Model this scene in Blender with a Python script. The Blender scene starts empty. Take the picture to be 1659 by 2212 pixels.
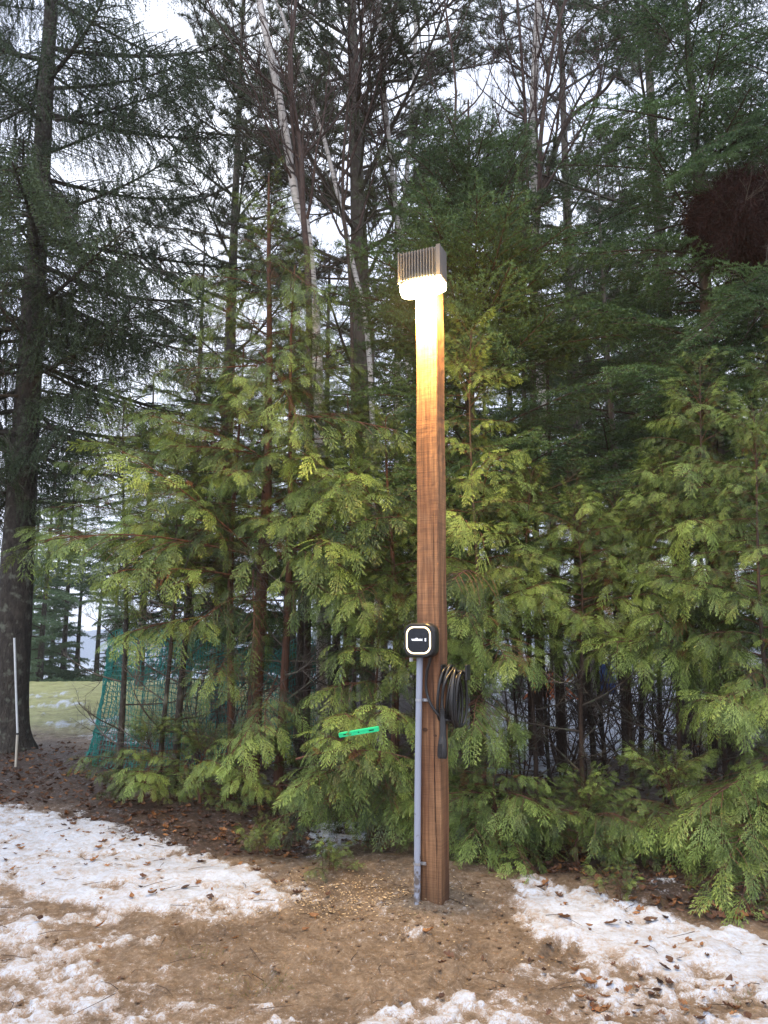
import bpy, math, random
import numpy as np
from mathutils import Vector, Matrix, noise as mnoise
random.seed(7); RNG = np.random.default_rng(7)
R = math.radians
C = bpy.context.scene.collection
sc = bpy.context.scene

# ------------------------------------------------------------------ camera
PITCH = 9.35; FPX = 1664.0; EYE = 1.5           # FPX for a 1659 x 2212 picture
cam_d = bpy.data.cameras.new('camera'); cam = bpy.data.objects.new('camera', cam_d); C.objects.link(cam)
cam.location = (0, 0, EYE); cam.rotation_euler = (R(90 + PITCH), 0, 0)
cam_d.sensor_fit = 'VERTICAL'; cam_d.sensor_height = 36; cam_d.lens = 36 * FPX / 2212.0
cam_d.clip_end = 3000; cam_d.clip_start = 0.05
sc.camera = cam
# ------------------------------------------------------------------ sky, sun, exposure
w = bpy.data.worlds.new('World'); sc.world = w; w.use_nodes = True
nt = w.node_tree; nt.nodes.clear()
sky = nt.nodes.new('ShaderNodeTexSky'); sky.sky_type = 'NISHITA'; sky.sun_disc = False
SUN_EL, SUN_ROT = 48, 200
sky.sun_elevation = R(SUN_EL); sky.sun_rotation = R(SUN_ROT); sky.dust_density = 4; sky.air_density = 1.2
cn = nt.nodes.new('ShaderNodeTexNoise'); cn.inputs['Scale'].default_value = 2.2; cn.inputs['Detail'].default_value = 5
tc = nt.nodes.new('ShaderNodeTexCoord'); nt.links.new(tc.outputs['Generated'], cn.inputs['Vector'])
cr = nt.nodes.new('ShaderNodeValToRGB')
cr.color_ramp.elements[0].position = .3; cr.color_ramp.elements[0].color = (6.6, 7.6, 10.4, 1)
cr.color_ramp.elements[1].position = .7; cr.color_ramp.elements[1].color = (10.2, 10.6, 11.6, 1)
nt.links.new(cn.outputs['Fac'], cr.inputs['Fac'])
mx = nt.nodes.new('ShaderNodeMixRGB'); mx.inputs['Fac'].default_value = .88
nt.links.new(sky.outputs[0], mx.inputs[1]); nt.links.new(cr.outputs[0], mx.inputs[2])
bg = nt.nodes.new('ShaderNodeBackground'); bg.inputs['Strength'].default_value = .122
nt.links.new(mx.outputs[0], bg.inputs['Color'])
wo = nt.nodes.new('ShaderNodeOutputWorld'); nt.links.new(bg.outputs[0], wo.inputs['Surface'])
sd = bpy.data.lights.new('sun', 'SUN'); sun = bpy.data.objects.new('sun', sd); C.objects.link(sun)
sd.energy = .95; sd.angle = R(40); sd.color = (1, .98, .96)
sun.rotation_euler = (R(90 - SUN_EL), 0, R(SUN_ROT + 180 - 360 + 0))
_d = Vector((math.sin(R(SUN_ROT)) * math.cos(R(SUN_EL)), math.cos(R(SUN_ROT)) * math.cos(R(SUN_EL)), math.sin(R(SUN_EL))))
sun.rotation_euler = _d.to_track_quat('Z', 'Y').to_euler()
sc.view_settings.view_transform = 'Standard'; sc.view_settings.look = 'None'
sc.view_settings.gamma = 1; sc.view_settings.exposure = 0.5; sc.view_settings.use_curve_mapping = False
sc.render.engine = 'CYCLES'
sc.cycles.use_denoising = True
try: sc.cycles.denoiser = 'OPENIMAGEDENOISE'
except Exception: pass
sc.cycles.max_bounces = 6; sc.cycles.diffuse_bounces = 3; sc.cycles.glossy_bounces = 2
sc.cycles.transmission_bounces = 3; sc.cycles.volume_bounces = 1; sc.cycles.transparent_max_bounces = 6
sc.cycles.caustics_reflective = False; sc.cycles.caustics_refractive = False

# ------------------------------------------------------------------ survey helpers
CP, SP = math.cos(R(PITCH)), math.sin(R(PITCH))
def at(px, py, Y):
    """photo pixel (1659 wide) at depth Y -> point in the world"""
    dx = (px - 829.5) / FPX; dy = (1106 - py) / FPX
    t = Y / (CP - dy * SP)
    return Vector((dx * t, Y, EYE + (SP + dy * CP) * t))
def topx(X, Y, Z):
    Zc = Z - EYE
    f = Y * CP + Zc * SP; u = -Y * SP + Zc * CP
    f = np.maximum(f, 1e-3)
    return 829.5 + FPX * X / f, 1106 - FPX * u / f
def gx(px, Y):                       # X of a thing on the ground seen in picture column px
    dx = (px - 829.5) / FPX
    return dx * (Y * CP + (0 - EYE) * SP)

# ------------------------------------------------------------------ numeric noise
_perm = RNG.random((256, 256)).astype(np.float64)
def vnoise(x, y):
    xi = np.floor(x).astype(int); yi = np.floor(y).astype(int)
    fx = x - xi; fy = y - yi
    fx = fx * fx * (3 - 2 * fx); fy = fy * fy * (3 - 2 * fy)
    g = lambda a, b: _perm[a & 255, b & 255]
    return (g(xi, yi) * (1 - fx) + g(xi + 1, yi) * fx) * (1 - fy) + (g(xi, yi + 1) * (1 - fx) + g(xi + 1, yi + 1) * fx) * fy
def fbm(x, y, f=1.0, o=4, g=.5):
    s = 0; a = 1; t = 0
    for k in range(o):
        s = s + a * vnoise(x * f + 17.3 * k, y * f - 9.1 * k); t += a; a *= g; f *= 2.03
    return s / t
def sstep(a, b, x):
    t = np.clip((x - a) / (b - a), 0, 1); return t * t * (3 - 2 * t)

# ------------------------------------------------------------------ mesh building
class MB:
    def __init__(s): s.v = []; s.f = []; s.m = []; s.t = []; s.n = 0
    def add(s, v, f, mat=0, tone=.5):
        v = np.asarray(v, float).reshape(-1, 3); f = np.asarray(f, int)
        if len(v) == 0 or len(f) == 0: return
        s.v.append(v); s.f.append(f + s.n); s.m.append(np.full(len(f), mat))
        s.t.append(np.broadcast_to(np.asarray(tone, float), (len(v),)).copy()); s.n += len(v)
    def mesh(s, name, mats, smooth=True):
        me = bpy.data.meshes.new(name)
        V = np.concatenate(s.v); nv = len(V)
        me.vertices.add(nv); me.vertices.foreach_set('co', V.ravel())
        loops = np.concatenate([f.ravel() for f in s.f])
        cnt = np.concatenate([np.full(len(f), f.shape[1]) for f in s.f])
        me.loops.add(len(loops)); me.loops.foreach_set('vertex_index', loops)
        me.polygons.add(len(cnt)); st = np.concatenate([[0], np.cumsum(cnt)[:-1]])
        me.polygons.foreach_set('loop_start', st); me.polygons.foreach_set('loop_total', cnt)
        me.polygons.foreach_set('material_index', np.concatenate(s.m))
        me.polygons.foreach_set('use_smooth', np.full(len(cnt), smooth))
        for m in mats: me.materials.append(m)
        a = me.attributes.new('tone', 'FLOAT', 'POINT'); a.data.foreach_set('value', np.concatenate(s.t))
        me.update(calc_edges=True); me.validate()
        return me
    def build(s, name, mats, parent=None, smooth=True):
        if not isinstance(mats, (list, tuple)): mats = [mats]
        o = bpy.data.objects.new(name, s.mesh(name, mats, smooth)); C.objects.link(o)
        if parent: o.parent = parent
        return o
def nrm(v):
    return v / np.maximum(np.linalg.norm(v, axis=-1, keepdims=True), 1e-9)
def tube(mb, path, rad, sides=6, mat=0, tone=.5, cap=False, wob=0):
    P = np.asarray(path, float); n = len(P); rad = np.broadcast_to(np.asarray(rad, float), (n,))
    T = nrm(np.gradient(P, axis=0))
    ref = np.array([0, 0, 1.]) if abs(T[0][2]) < .8 else np.array([1., 0, 0])
    U = np.zeros_like(P); u = nrm(np.cross(T[0], ref))
    for i in range(n):
        u = u - T[i] * np.dot(u, T[i]); u = u / max(np.linalg.norm(u), 1e-9); U[i] = u
    W = np.cross(T, U)
    a = np.arange(sides) * 2 * math.pi / sides
    rr = rad[:, None] * np.ones(sides)[None]
    if wob: rr = rr * (1 + wob * (fbm(np.cos(a)[None] * 2 + 5 + 0 * rr, np.sin(a)[None] * 2 + np.arange(n)[:, None] * .35, 1.5, 3) - .5) * 2)
    V = P[:, None] + rr[..., None] * (np.cos(a)[None, :, None] * U[:, None] + np.sin(a)[None, :, None] * W[:, None])
    i = np.arange(n - 1)[:, None] * sides; j = np.arange(sides)[None]; j2 = (j + 1) % sides
    F = np.stack([i + j, i + j2, i + sides + j2, i + sides + j], -1).reshape(-1, 4)
    mb.add(V.reshape(-1, 3), F, mat, tone)
    if cap:
        for k, c in ((0, P[0]), (n - 1, P[-1])):
            ring = V[k]; vv = np.vstack([ring, c[None]])
            f = np.stack([np.arange(sides), (np.arange(sides) + 1) % sides, np.full(sides, sides)], -1)
            if k == 0: f = f[:, ::-1]
            mb.add(vv, f, mat, tone)
def bxm(mb, c, s, rot=None, mat=0, bev=0, tone=.5):
    c = np.array(c, float); h = np.array(s, float) / 2
    if bev <= 0:
        q = np.array([[-1,-1,-1],[1,-1,-1],[1,1,-1],[-1,1,-1],[-1,-1,1],[1,-1,1],[1,1,1],[-1,1,1]], float) * h
        F = [[0,3,2,1],[4,5,6,7],[0,1,5,4],[1,2,6,5],[2,3,7,6],[3,0,4,7]]
    else:   # chamfer on vertical edges and top/bottom rims
        b = bev; x, y, z = h
        ring = lambda x, y, b: [[-x+b,-y],[x-b,-y],[x,-y+b],[x,y-b],[x-b,y],[-x+b,y],[-x,y-b],[-x,-y+b]]
        q = []
        for zz, ins in ((-z, b), (-z + b, 0), (z - b, 0), (z, b)):
            q += [[p[0], p[1], zz] for p in ring(x - ins, y - ins, b)]
        F = [[k*8+j, k*8+(j+1)%8, k*8+8+(j+1)%8, k*8+8+j] for k in range(3) for j in range(8)]
        q = np.array(q)
        v = q if rot is None else q @ np.array(rot).T
        mb.add(v + c, F, mat, tone); mb.add(v[:8] + c, [list(range(7, -1, -1))], mat, tone); mb.add(v[24:] + c, [list(range(8))], mat, tone)
        return
    v = q if rot is None else q @ np.array(rot).T
    mb.add(v + c, F, mat, tone)
def tag(o, label=None, cat=None, group=None, kind=None):
    if label: o['label'] = label
    if cat: o['category'] = cat
    if group: o['group'] = group
    if kind: o['kind'] = kind
    return o
def empty(name, loc, rz=0):
    o = bpy.data.objects.new(name, None); C.objects.link(o); o.location = loc; o.rotation_euler = (0, 0, rz)
    o.empty_display_size = .1
    return o

# ------------------------------------------------------------------ materials
def newmat(name):
    m = bpy.data.materials.new(name); m.use_nodes = True; t = m.node_tree
    b = t.nodes['Principled BSDF']; return m, t, b
def N(t, kind, **kw):
    n = t.nodes.new(kind)
    for k, v in kw.items():
        if k in n.inputs.keys() if hasattr(n.inputs, 'keys') else False: n.inputs[k].default_value = v
        else: setattr(n, k, v)
    return n
def flat(name, col, rough=.5, metal=0, bump=0, bscale=200, spec=.5):
    m, t, b = newmat(name); b.inputs['Base Color'].default_value = (*col, 1)
    b.inputs['Roughness'].default_value = rough; b.inputs['Metallic'].default_value = metal
    b.inputs['Specular IOR Level'].default_value = spec
    n = t.nodes.new('ShaderNodeTexNoise'); n.inputs['Scale'].default_value = 25; n.inputs['Detail'].default_value = 5
    tcn = t.nodes.new('ShaderNodeTexCoord'); t.links.new(tcn.outputs['Object'], n.inputs['Vector'])
    mxn = t.nodes.new('ShaderNodeMixRGB'); mxn.inputs[1].default_value = (*[c * .8 for c in col], 1); mxn.inputs[2].default_value = (*[min(1, c * 1.15) for c in col], 1)
    t.links.new(n.outputs['Fac'], mxn.inputs['Fac']); t.links.new(mxn.outputs[0], b.inputs['Base Color'])
    if bump:
        n2 = t.nodes.new('ShaderNodeTexNoise'); n2.inputs['Scale'].default_value = bscale; t.links.new(tcn.outputs['Object'], n2.inputs['Vector'])
        bp = t.nodes.new('ShaderNodeBump'); bp.inputs['Strength'].default_value = bump; bp.inputs['Distance'].default_value = .002
        t.links.new(n2.outputs['Fac'], bp.inputs['Height']); t.links.new(bp.outputs[0], b.inputs['Normal'])
    return m
def emis(name, col, s):
    m, t, b = newmat(name); b.inputs['Base Color'].default_value = (*col, 1)
    b.inputs['Emission Color'].default_value = (*col, 1); b.inputs['Emission Strength'].default_value = s
    return m
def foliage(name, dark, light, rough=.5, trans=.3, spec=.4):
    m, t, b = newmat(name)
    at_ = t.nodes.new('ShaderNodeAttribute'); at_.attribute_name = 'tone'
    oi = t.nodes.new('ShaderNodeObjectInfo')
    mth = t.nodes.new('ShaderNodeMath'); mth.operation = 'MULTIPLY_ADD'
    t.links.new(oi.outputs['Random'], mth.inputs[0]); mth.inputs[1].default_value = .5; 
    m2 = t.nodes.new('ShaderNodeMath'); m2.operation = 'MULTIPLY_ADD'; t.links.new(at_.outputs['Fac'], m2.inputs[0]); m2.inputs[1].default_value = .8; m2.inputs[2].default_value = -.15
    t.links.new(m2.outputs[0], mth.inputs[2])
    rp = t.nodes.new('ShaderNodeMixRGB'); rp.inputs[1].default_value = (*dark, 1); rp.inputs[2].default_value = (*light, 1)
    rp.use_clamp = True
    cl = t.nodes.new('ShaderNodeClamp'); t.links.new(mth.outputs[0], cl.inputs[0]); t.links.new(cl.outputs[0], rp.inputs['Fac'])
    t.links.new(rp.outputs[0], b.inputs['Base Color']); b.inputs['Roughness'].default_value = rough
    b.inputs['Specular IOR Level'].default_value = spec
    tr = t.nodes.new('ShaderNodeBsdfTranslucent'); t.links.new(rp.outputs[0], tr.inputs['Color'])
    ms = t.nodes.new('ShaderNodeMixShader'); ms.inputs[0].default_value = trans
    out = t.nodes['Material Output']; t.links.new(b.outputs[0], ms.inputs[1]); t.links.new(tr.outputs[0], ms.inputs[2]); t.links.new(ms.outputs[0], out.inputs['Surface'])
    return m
def bark(name, c1, c2, sc_=(14, 14, 3), bump=.6, dist=.015, lichen=None, rough=.85):
    m, t, b = newmat(name)
    tcn = t.nodes.new('ShaderNodeTexCoord'); mp = t.nodes.new('ShaderNodeMapping'); mp.inputs['Scale'].default_value = sc_
    t.links.new(tcn.outputs['Object'], mp.inputs['Vector'])
    n = t.nodes.new('ShaderNodeTexNoise'); n.inputs['Scale'].default_value = 1.0; n.inputs['Detail'].default_value = 8; n.inputs['Roughness'].default_value = .65
    t.links.new(mp.outputs[0], n.inputs['Vector'])
    v = t.nodes.new('ShaderNodeTexVoronoi'); v.inputs['Scale'].default_value = 1.6; v.feature = 'DISTANCE_TO_EDGE'
    ad = t.nodes.new('ShaderNodeMixRGB'); ad.inputs[0].default_value = .25; t.links.new(mp.outputs[0], ad.inputs[1]); t.links.new(n.outputs['Color'], ad.inputs[2])
    t.links.new(ad.outputs[0], v.inputs['Vector'])
    cr_ = t.nodes.new('ShaderNodeValToRGB'); cr_.color_ramp.elements[0].position = .32; cr_.color_ramp.elements[1].position = .7
    cr_.color_ramp.elements[0].color = (*c1, 1); cr_.color_ramp.elements[1].color = (*c2, 1)
    t.links.new(n.outputs['Fac'], cr_.inputs['Fac']); col = cr_.outputs[0]
    if lichen:
        n3 = t.nodes.new('ShaderNodeTexNoise'); n3.inputs['Scale'].default_value = 9; n3.inputs['Detail'].default_value = 6; t.links.new(tcn.outputs['Object'], n3.inputs['Vector'])
        c3 = t.nodes.new('ShaderNodeValToRGB'); c3.color_ramp.elements[0].position = .55; c3.color_ramp.elements[1].position = .68
        t.links.new(n3.outputs['Fac'], c3.inputs['Fac'])
        ml = t.nodes.new('ShaderNodeMixRGB'); t.links.new(c3.outputs[0], ml.inputs[0]); t.links.new(col, ml.inputs[1]); ml.inputs[2].default_value = (*lichen, 1); col = ml.outputs[0]
    t.links.new(col, b.inputs['Base Color']); b.inputs['Roughness'].default_value = rough
    sm = t.nodes.new('ShaderNodeMath'); sm.operation = 'ADD'; t.links.new(n.outputs['Fac'], sm.inputs[0])
    mn = t.nodes.new('ShaderNodeMath'); mn.operation = 'MINIMUM'; t.links.new(v.outputs['Distance'], mn.inputs[0]); mn.inputs[1].default_value = .15
    t.links.new(mn.outputs[0], sm.inputs[1])
    bp = t.nodes.new('ShaderNodeBump'); bp.inputs['Strength'].default_value = bump; bp.inputs['Distance'].default_value = dist
    t.links.new(sm.outputs[0], bp.inputs['Height']); t.links.new(bp.outputs[0], b.inputs['Normal'])
    return m
def birch_bark():
    m, t, b = newmat('birch_bark')
    tcn = t.nodes.new('ShaderNodeTexCoord'); mp = t.nodes.new('ShaderNodeMapping'); mp.inputs['Scale'].default_value = (5, 5, 26)
    t.links.new(tcn.outputs['Object'], mp.inputs['Vector'])
    n = t.nodes.new('ShaderNodeTexNoise'); n.inputs['Scale'].default_value = 1; n.inputs['Detail'].default_value = 4
    t.links.new(mp.outputs[0], n.inputs['Vector'])
    c = t.nodes.new('ShaderNodeValToRGB'); e = c.color_ramp.elements
    e[0].position = .36; e[0].color = (.03, .025, .022, 1); e[1].position = .43; e[1].color = (.42, .39, .36, 1)
    k = e.new(.7); k.color = (.56, .53, .50, 1)
    t.links.new(n.outputs['Fac'], c.inputs['Fac'])
    n2 = t.nodes.new('ShaderNodeTexNoise'); n2.inputs['Scale'].default_value = 2.2; n2.inputs['Detail'].default_value = 6; t.links.new(tcn.outputs['Object'], n2.inputs['Vector'])
    c2 = t.nodes.new('ShaderNodeValToRGB'); c2.color_ramp.elements[0].position = .62; c2.color_ramp.elements[1].position = .70
    t.links.new(n2.outputs['Fac'], c2.inputs['Fac'])
    ml = t.nodes.new('ShaderNodeMixRGB'); t.links.new(c2.outputs[0], ml.inputs[0]); t.links.new(c.outputs[0], ml.inputs[1]); ml.inputs[2].default_value = (.16, .13, .11, 1)
    t.links.new(ml.outputs[0], b.inputs['Base Color']); b.inputs['Roughness'].default_value = .6
    bp = t.nodes.new('ShaderNodeBump'); bp.inputs['Strength'].default_value = .4; bp.inputs['Distance'].default_value = .006
    t.links.new(n.outputs['Fac'], bp.inputs['Height']); t.links.new(bp.outputs[0], b.inputs['Normal'])
    return m
M = {}
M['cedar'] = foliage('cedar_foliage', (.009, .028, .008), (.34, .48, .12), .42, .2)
M['cedar_dead'] = foliage('dead_cedar_foliage', (.10, .035, .015), (.2, .075, .03), .7, .2)
M['spruce'] = foliage('spruce_needles', (.016, .034, .018), (.09, .135, .060), .55, .12)
M['fir'] = foliage('fir_needles', (.010, .036, .015), (.13, .225, .075), .5, .15)
M['pine'] = foliage('pine_needles', (.045, .068, .036), (.15, .18, .10), .55, .15)
M['farfir'] = foliage('mist_tinted_fir_needles', (.07, .13, .08), (.17, .25, .13), .6, .2)  # needle colour lightened to paint in distance mist
M['maroon'] = foliage('dead_needles', (.006, .003, .003), (.055, .020, .016), .8, .1)
M['cedar_bark'] = bark('cedar_bark', (.032, .016, .010), (.15, .066, .040), (40, 40, 3), .8, .01)
M['spruce_bark'] = bark('spruce_bark', (.014, .012, .010), (.068, .057, .047), (13, 13, 6), 1.0, .03, lichen=(.13, .14, .11))
M['pine_bark'] = bark('pine_bark', (.045, .037, .032), (.15, .125, .105), (12, 12, 3), .9, .02, lichen=(.13, .145, .10))
M['twig'] = bark('twig_bark', (.025, .016, .012), (.08, .052, .04), (20, 20, 20), .2, .003)
M['redtwig'] = bark('red_twig_bark', (.028, .016, .013), (.085, .052, .042), (20, 20, 20), .2, .003)
M['birch'] = birch_bark()
M['black'] = flat('black_plastic', (.016, .016, .018), .38, bump=.15)
M['rubber'] = flat('black_rubber_cable', (.014, .014, .015), .33)
M['glass'] = flat('black_glass', (.006, .008, .012), .12)
M['grey_pvc'] = flat('grey_plastic_conduit', (.30, .33, .40), .45, bump=.1)
M['steel'] = flat('galvanised_steel', (.5, .52, .56), .35, .8)
M['alu'] = flat('bronze_grey_paint', (.13, .12, .115), .45, .2)
M['ring'] = emis('ring_light', (1, .80, .48), 1.6)
M['glowing_white_print'] = emis('glowing_white_print', (.9, .93, 1), .9)  # printed marks given a glow of their own, not a lamp
M['lens'] = emis('lamp_lens', (1, .80, .42), 40)
M['lime'] = flat('bright_green_plastic', (.03, .75, .33), .35)
M['lime_dark'] = flat('dark_vial_slot', (.01, .10, .06), .4)
M['stake'] = flat('white_fibreglass', (.62, .66, .70), .4)
M['net'] = flat('green_plastic_net', (.010, .20, .175), .4)
M['orange'] = flat('orange_plastic', (.55, .15, .05), .6)
M['blue'] = flat('blue_plastic', (.03, .09, .28), .5)

def wood_mat():
    m, t, b = newmat('brown_treated_wood')
    tcn = t.nodes.new('ShaderNodeTexCoord')
    def noise(scale, det=6, rough=.6):
        mp = t.nodes.new('ShaderNodeMapping'); mp.inputs['Scale'].default_value = scale; t.links.new(tcn.outputs['Object'], mp.inputs['Vector'])
        n = t.nodes.new('ShaderNodeTexNoise'); n.inputs['Scale'].default_value = 1; n.inputs['Detail'].default_value = det; n.inputs['Roughness'].default_value = rough
        t.links.new(mp.outputs[0], n.inputs['Vector']); return n
    grain = noise((60, 60, 2.2)); big = noise((9, 9, 1.1), 4); saw = noise((3, 3, 260), 2); patch = noise((6, 6, 2.5), 5)
    def ramp(n, p0, c0, p1, c1):
        r = t.nodes.new('ShaderNodeValToRGB'); r.color_ramp.elements[0].position = p0; r.color_ramp.elements[0].color = (*c0, 1)
        r.color_ramp.elements[1].position = p1; r.color_ramp.elements[1].color = (*c1, 1); t.links.new(n.outputs['Fac'], r.inputs['Fac']); return r
    r1 = ramp(grain, .35, (.15, .072, .034), .68, (.42, .225, .108))
    r2 = ramp(big, .42, (.62, .52, .48), .62, (1, 1, 1))
    r3 = ramp(saw, .35, (.78, .76, .74), .6, (1.08, 1.08, 1.08))
    r4 = ramp(patch, .6, (0, 0, 0), .75, (1, 1, 1))
    def mul(a, c):
        x = t.nodes.new('ShaderNodeMixRGB'); x.blend_type = 'MULTIPLY'; x.inputs[0].default_value = 1; t.links.new(a, x.inputs[1]); t.links.new(c, x.inputs[2]); return x.outputs[0]
    c = mul(mul(r1.outputs[0], r2.outputs[0]), r3.outputs[0])
    x = t.nodes.new('ShaderNodeMixRGB'); t.links.new(r4.outputs[0], x.inputs[0]); t.links.new(c, x.inputs[1]); x.inputs[2].default_value = (.32, .20, .11, 1)
    y = t.nodes.new('ShaderNodeMixRGB'); y.inputs[0].default_value = .5; t.links.new(c, y.inputs[1]); t.links.new(x.outputs[0], y.inputs[2])
    # wet foot
    sx = t.nodes.new('ShaderNodeSeparateXYZ'); t.links.new(tcn.outputs['Object'], sx.inputs[0])
    mr = t.nodes.new('ShaderNodeMapRange'); mr.inputs['From Min'].default_value = .05; mr.inputs['From Max'].default_value = .32; mr.inputs['To Min'].default_value = .5; mr.inputs['To Max'].default_value = 1
    ad = t.nodes.new('ShaderNodeMath'); ad.operation = 'MULTIPLY_ADD'; t.links.new(big.outputs['Fac'], ad.inputs[0]); ad.inputs[1].default_value = .35; t.links.new(sx.outputs['Z'], ad.inputs[2])
    sb = t.nodes.new('ShaderNodeMath'); sb.operation = 'SUBTRACT'; t.links.new(ad.outputs[0], sb.inputs[0]); sb.inputs[1].default_value = .16
    t.links.new(sb.outputs[0], mr.inputs['Value'])
    z = t.nodes.new('ShaderNodeMixRGB'); z.blend_type = 'MULTIPLY'; z.inputs[0].default_value = 1; t.links.new(y.outputs[0], z.inputs[1]); t.links.new(mr.outputs[0], z.inputs[2])
    t.links.new(z.outputs[0], b.inputs['Base Color']); b.inputs['Roughness'].default_value = .7
    s = t.nodes.new('ShaderNodeMath'); s.operation = 'ADD'; t.links.new(grain.outputs['Fac'], s.inputs[0]); t.links.new(saw.outputs['Fac'], s.inputs[1])
    bp = t.nodes.new('ShaderNodeBump'); bp.inputs['Strength'].default_value = .7; bp.inputs['Distance'].default_value = .002
    t.links.new(s.outputs[0], bp.inputs['Height']); t.links.new(bp.outputs[0], b.inputs['Normal'])
    return m
M['wood'] = wood_mat()

def pipe_mat():
    m, t, b = newmat('grey_conduit_stained'); tcn = t.nodes.new('ShaderNodeTexCoord'); sx = t.nodes.new('ShaderNodeSeparateXYZ'); t.links.new(tcn.outputs['Object'], sx.inputs[0])
    n = t.nodes.new('ShaderNodeTexNoise'); n.inputs['Scale'].default_value = 30; n.inputs['Detail'].default_value = 6; t.links.new(tcn.outputs['Object'], n.inputs['Vector'])
    a = t.nodes.new('ShaderNodeMath'); a.operation = 'MULTIPLY_ADD'; t.links.new(sx.outputs['Z'], a.inputs[0]); a.inputs[1].default_value = -.55; t.links.new(n.outputs['Fac'], a.inputs[2])
    r = t.nodes.new('ShaderNodeValToRGB'); r.color_ramp.elements[0].position = .36; r.color_ramp.elements[0].color = (.31, .345, .43, 1); r.color_ramp.elements[1].position = .5; r.color_ramp.elements[1].color = (.13, .11, .10, 1)
    t.links.new(a.outputs[0], r.inputs['Fac']); t.links.new(r.outputs[0], b.inputs['Base Color']); b.inputs['Roughness'].default_value = .45; return m
M['grey_pvc'] = pipe_mat()
# ------------------------------------------------------------------ ground
PX, PY = gx(938, 4.64), 4.64                       # foot of the post
def ell(px, py, cx, cy, rx, ry, rot=0):
    c, s = math.cos(R(rot)), math.sin(R(rot)); dx = px - cx; dy = py - cy
    u = (dx * c + dy * s) / rx; v = (-dx * s + dy * c) / ry
    return u * u + v * v
TREADS = [(gx(1010, 4.05), 4.05, 1.2), (gx(1080, 3.9), 3.9, 1.7), (gx(960, 3.75), 3.75, 1.3), (gx(900, 4.2), 4.2, 1.9), (gx(700, 4.0), 4.0, 1.1), (gx(560, 3.75), 3.75, 1.5), (gx(830, 3.55), 3.55, 1.4), (gx(1200, 4.1), 4.1, 1.0), (gx(420, 4.3), 4.3, .9)]
def zground(x, y):
    x = np.asarray(x, float); y = np.asarray(y, float)
    r = np.hypot(x, y)
    z = (fbm(x, y, .7, 3) - .5) * .10 * sstep(0, 3, r)
    z = z + (fbm(x + 40, y, 5, 4) - .5) * .055 + (fbm(x + 4, y * 1.3, 11, 3) - .5) * .02
    z = z + .10 * np.exp(-(((x - PX + .25) / .55) ** 2 + ((y - PY - .65) / .35) ** 2))      # dug earth behind the post
    z = z + .05 * np.exp(-(((x - PX) / .35) ** 2 + ((y - PY) / .3) ** 2))
    z = z + .06 * np.exp(-(((x - PX - 1.1) / .9) ** 2 + ((y - PY - .3) / .3) ** 2))
    z = z - .10 * np.exp(-(((x + .35) / .5) ** 2 + ((y - 6.6) / .6) ** 2))
    for (tx, ty, ta) in TREADS:
        c_, s_ = math.cos(ta), math.sin(ta); a_x = (x - tx) * c_ + (y - ty) * s_; a_y = -(x - tx) * s_ + (y - ty) * c_
        e_ = np.exp(-(np.abs(a_x / .14) ** 4 + np.abs(a_y / .05) ** 4)); z = z - .028 * e_ * (1 + .4 * np.sin(a_x * 150))
        z = z + .014 * np.exp(-((np.sqrt((a_x / .17) ** 2 + (a_y / .075) ** 2) - 1) / .22) ** 2)
    fall = sstep(27, 55, y) * sstep(3, -6, x) * 6.5 + sstep(50, 110, r) * 4
    z = z - fall * 1.0
    z = z + .35 * sstep(14, 24, y) * sstep(6, -4, x) * sstep(40, 26, y) * ((x + 14) / 10)*.35
    return z
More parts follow.
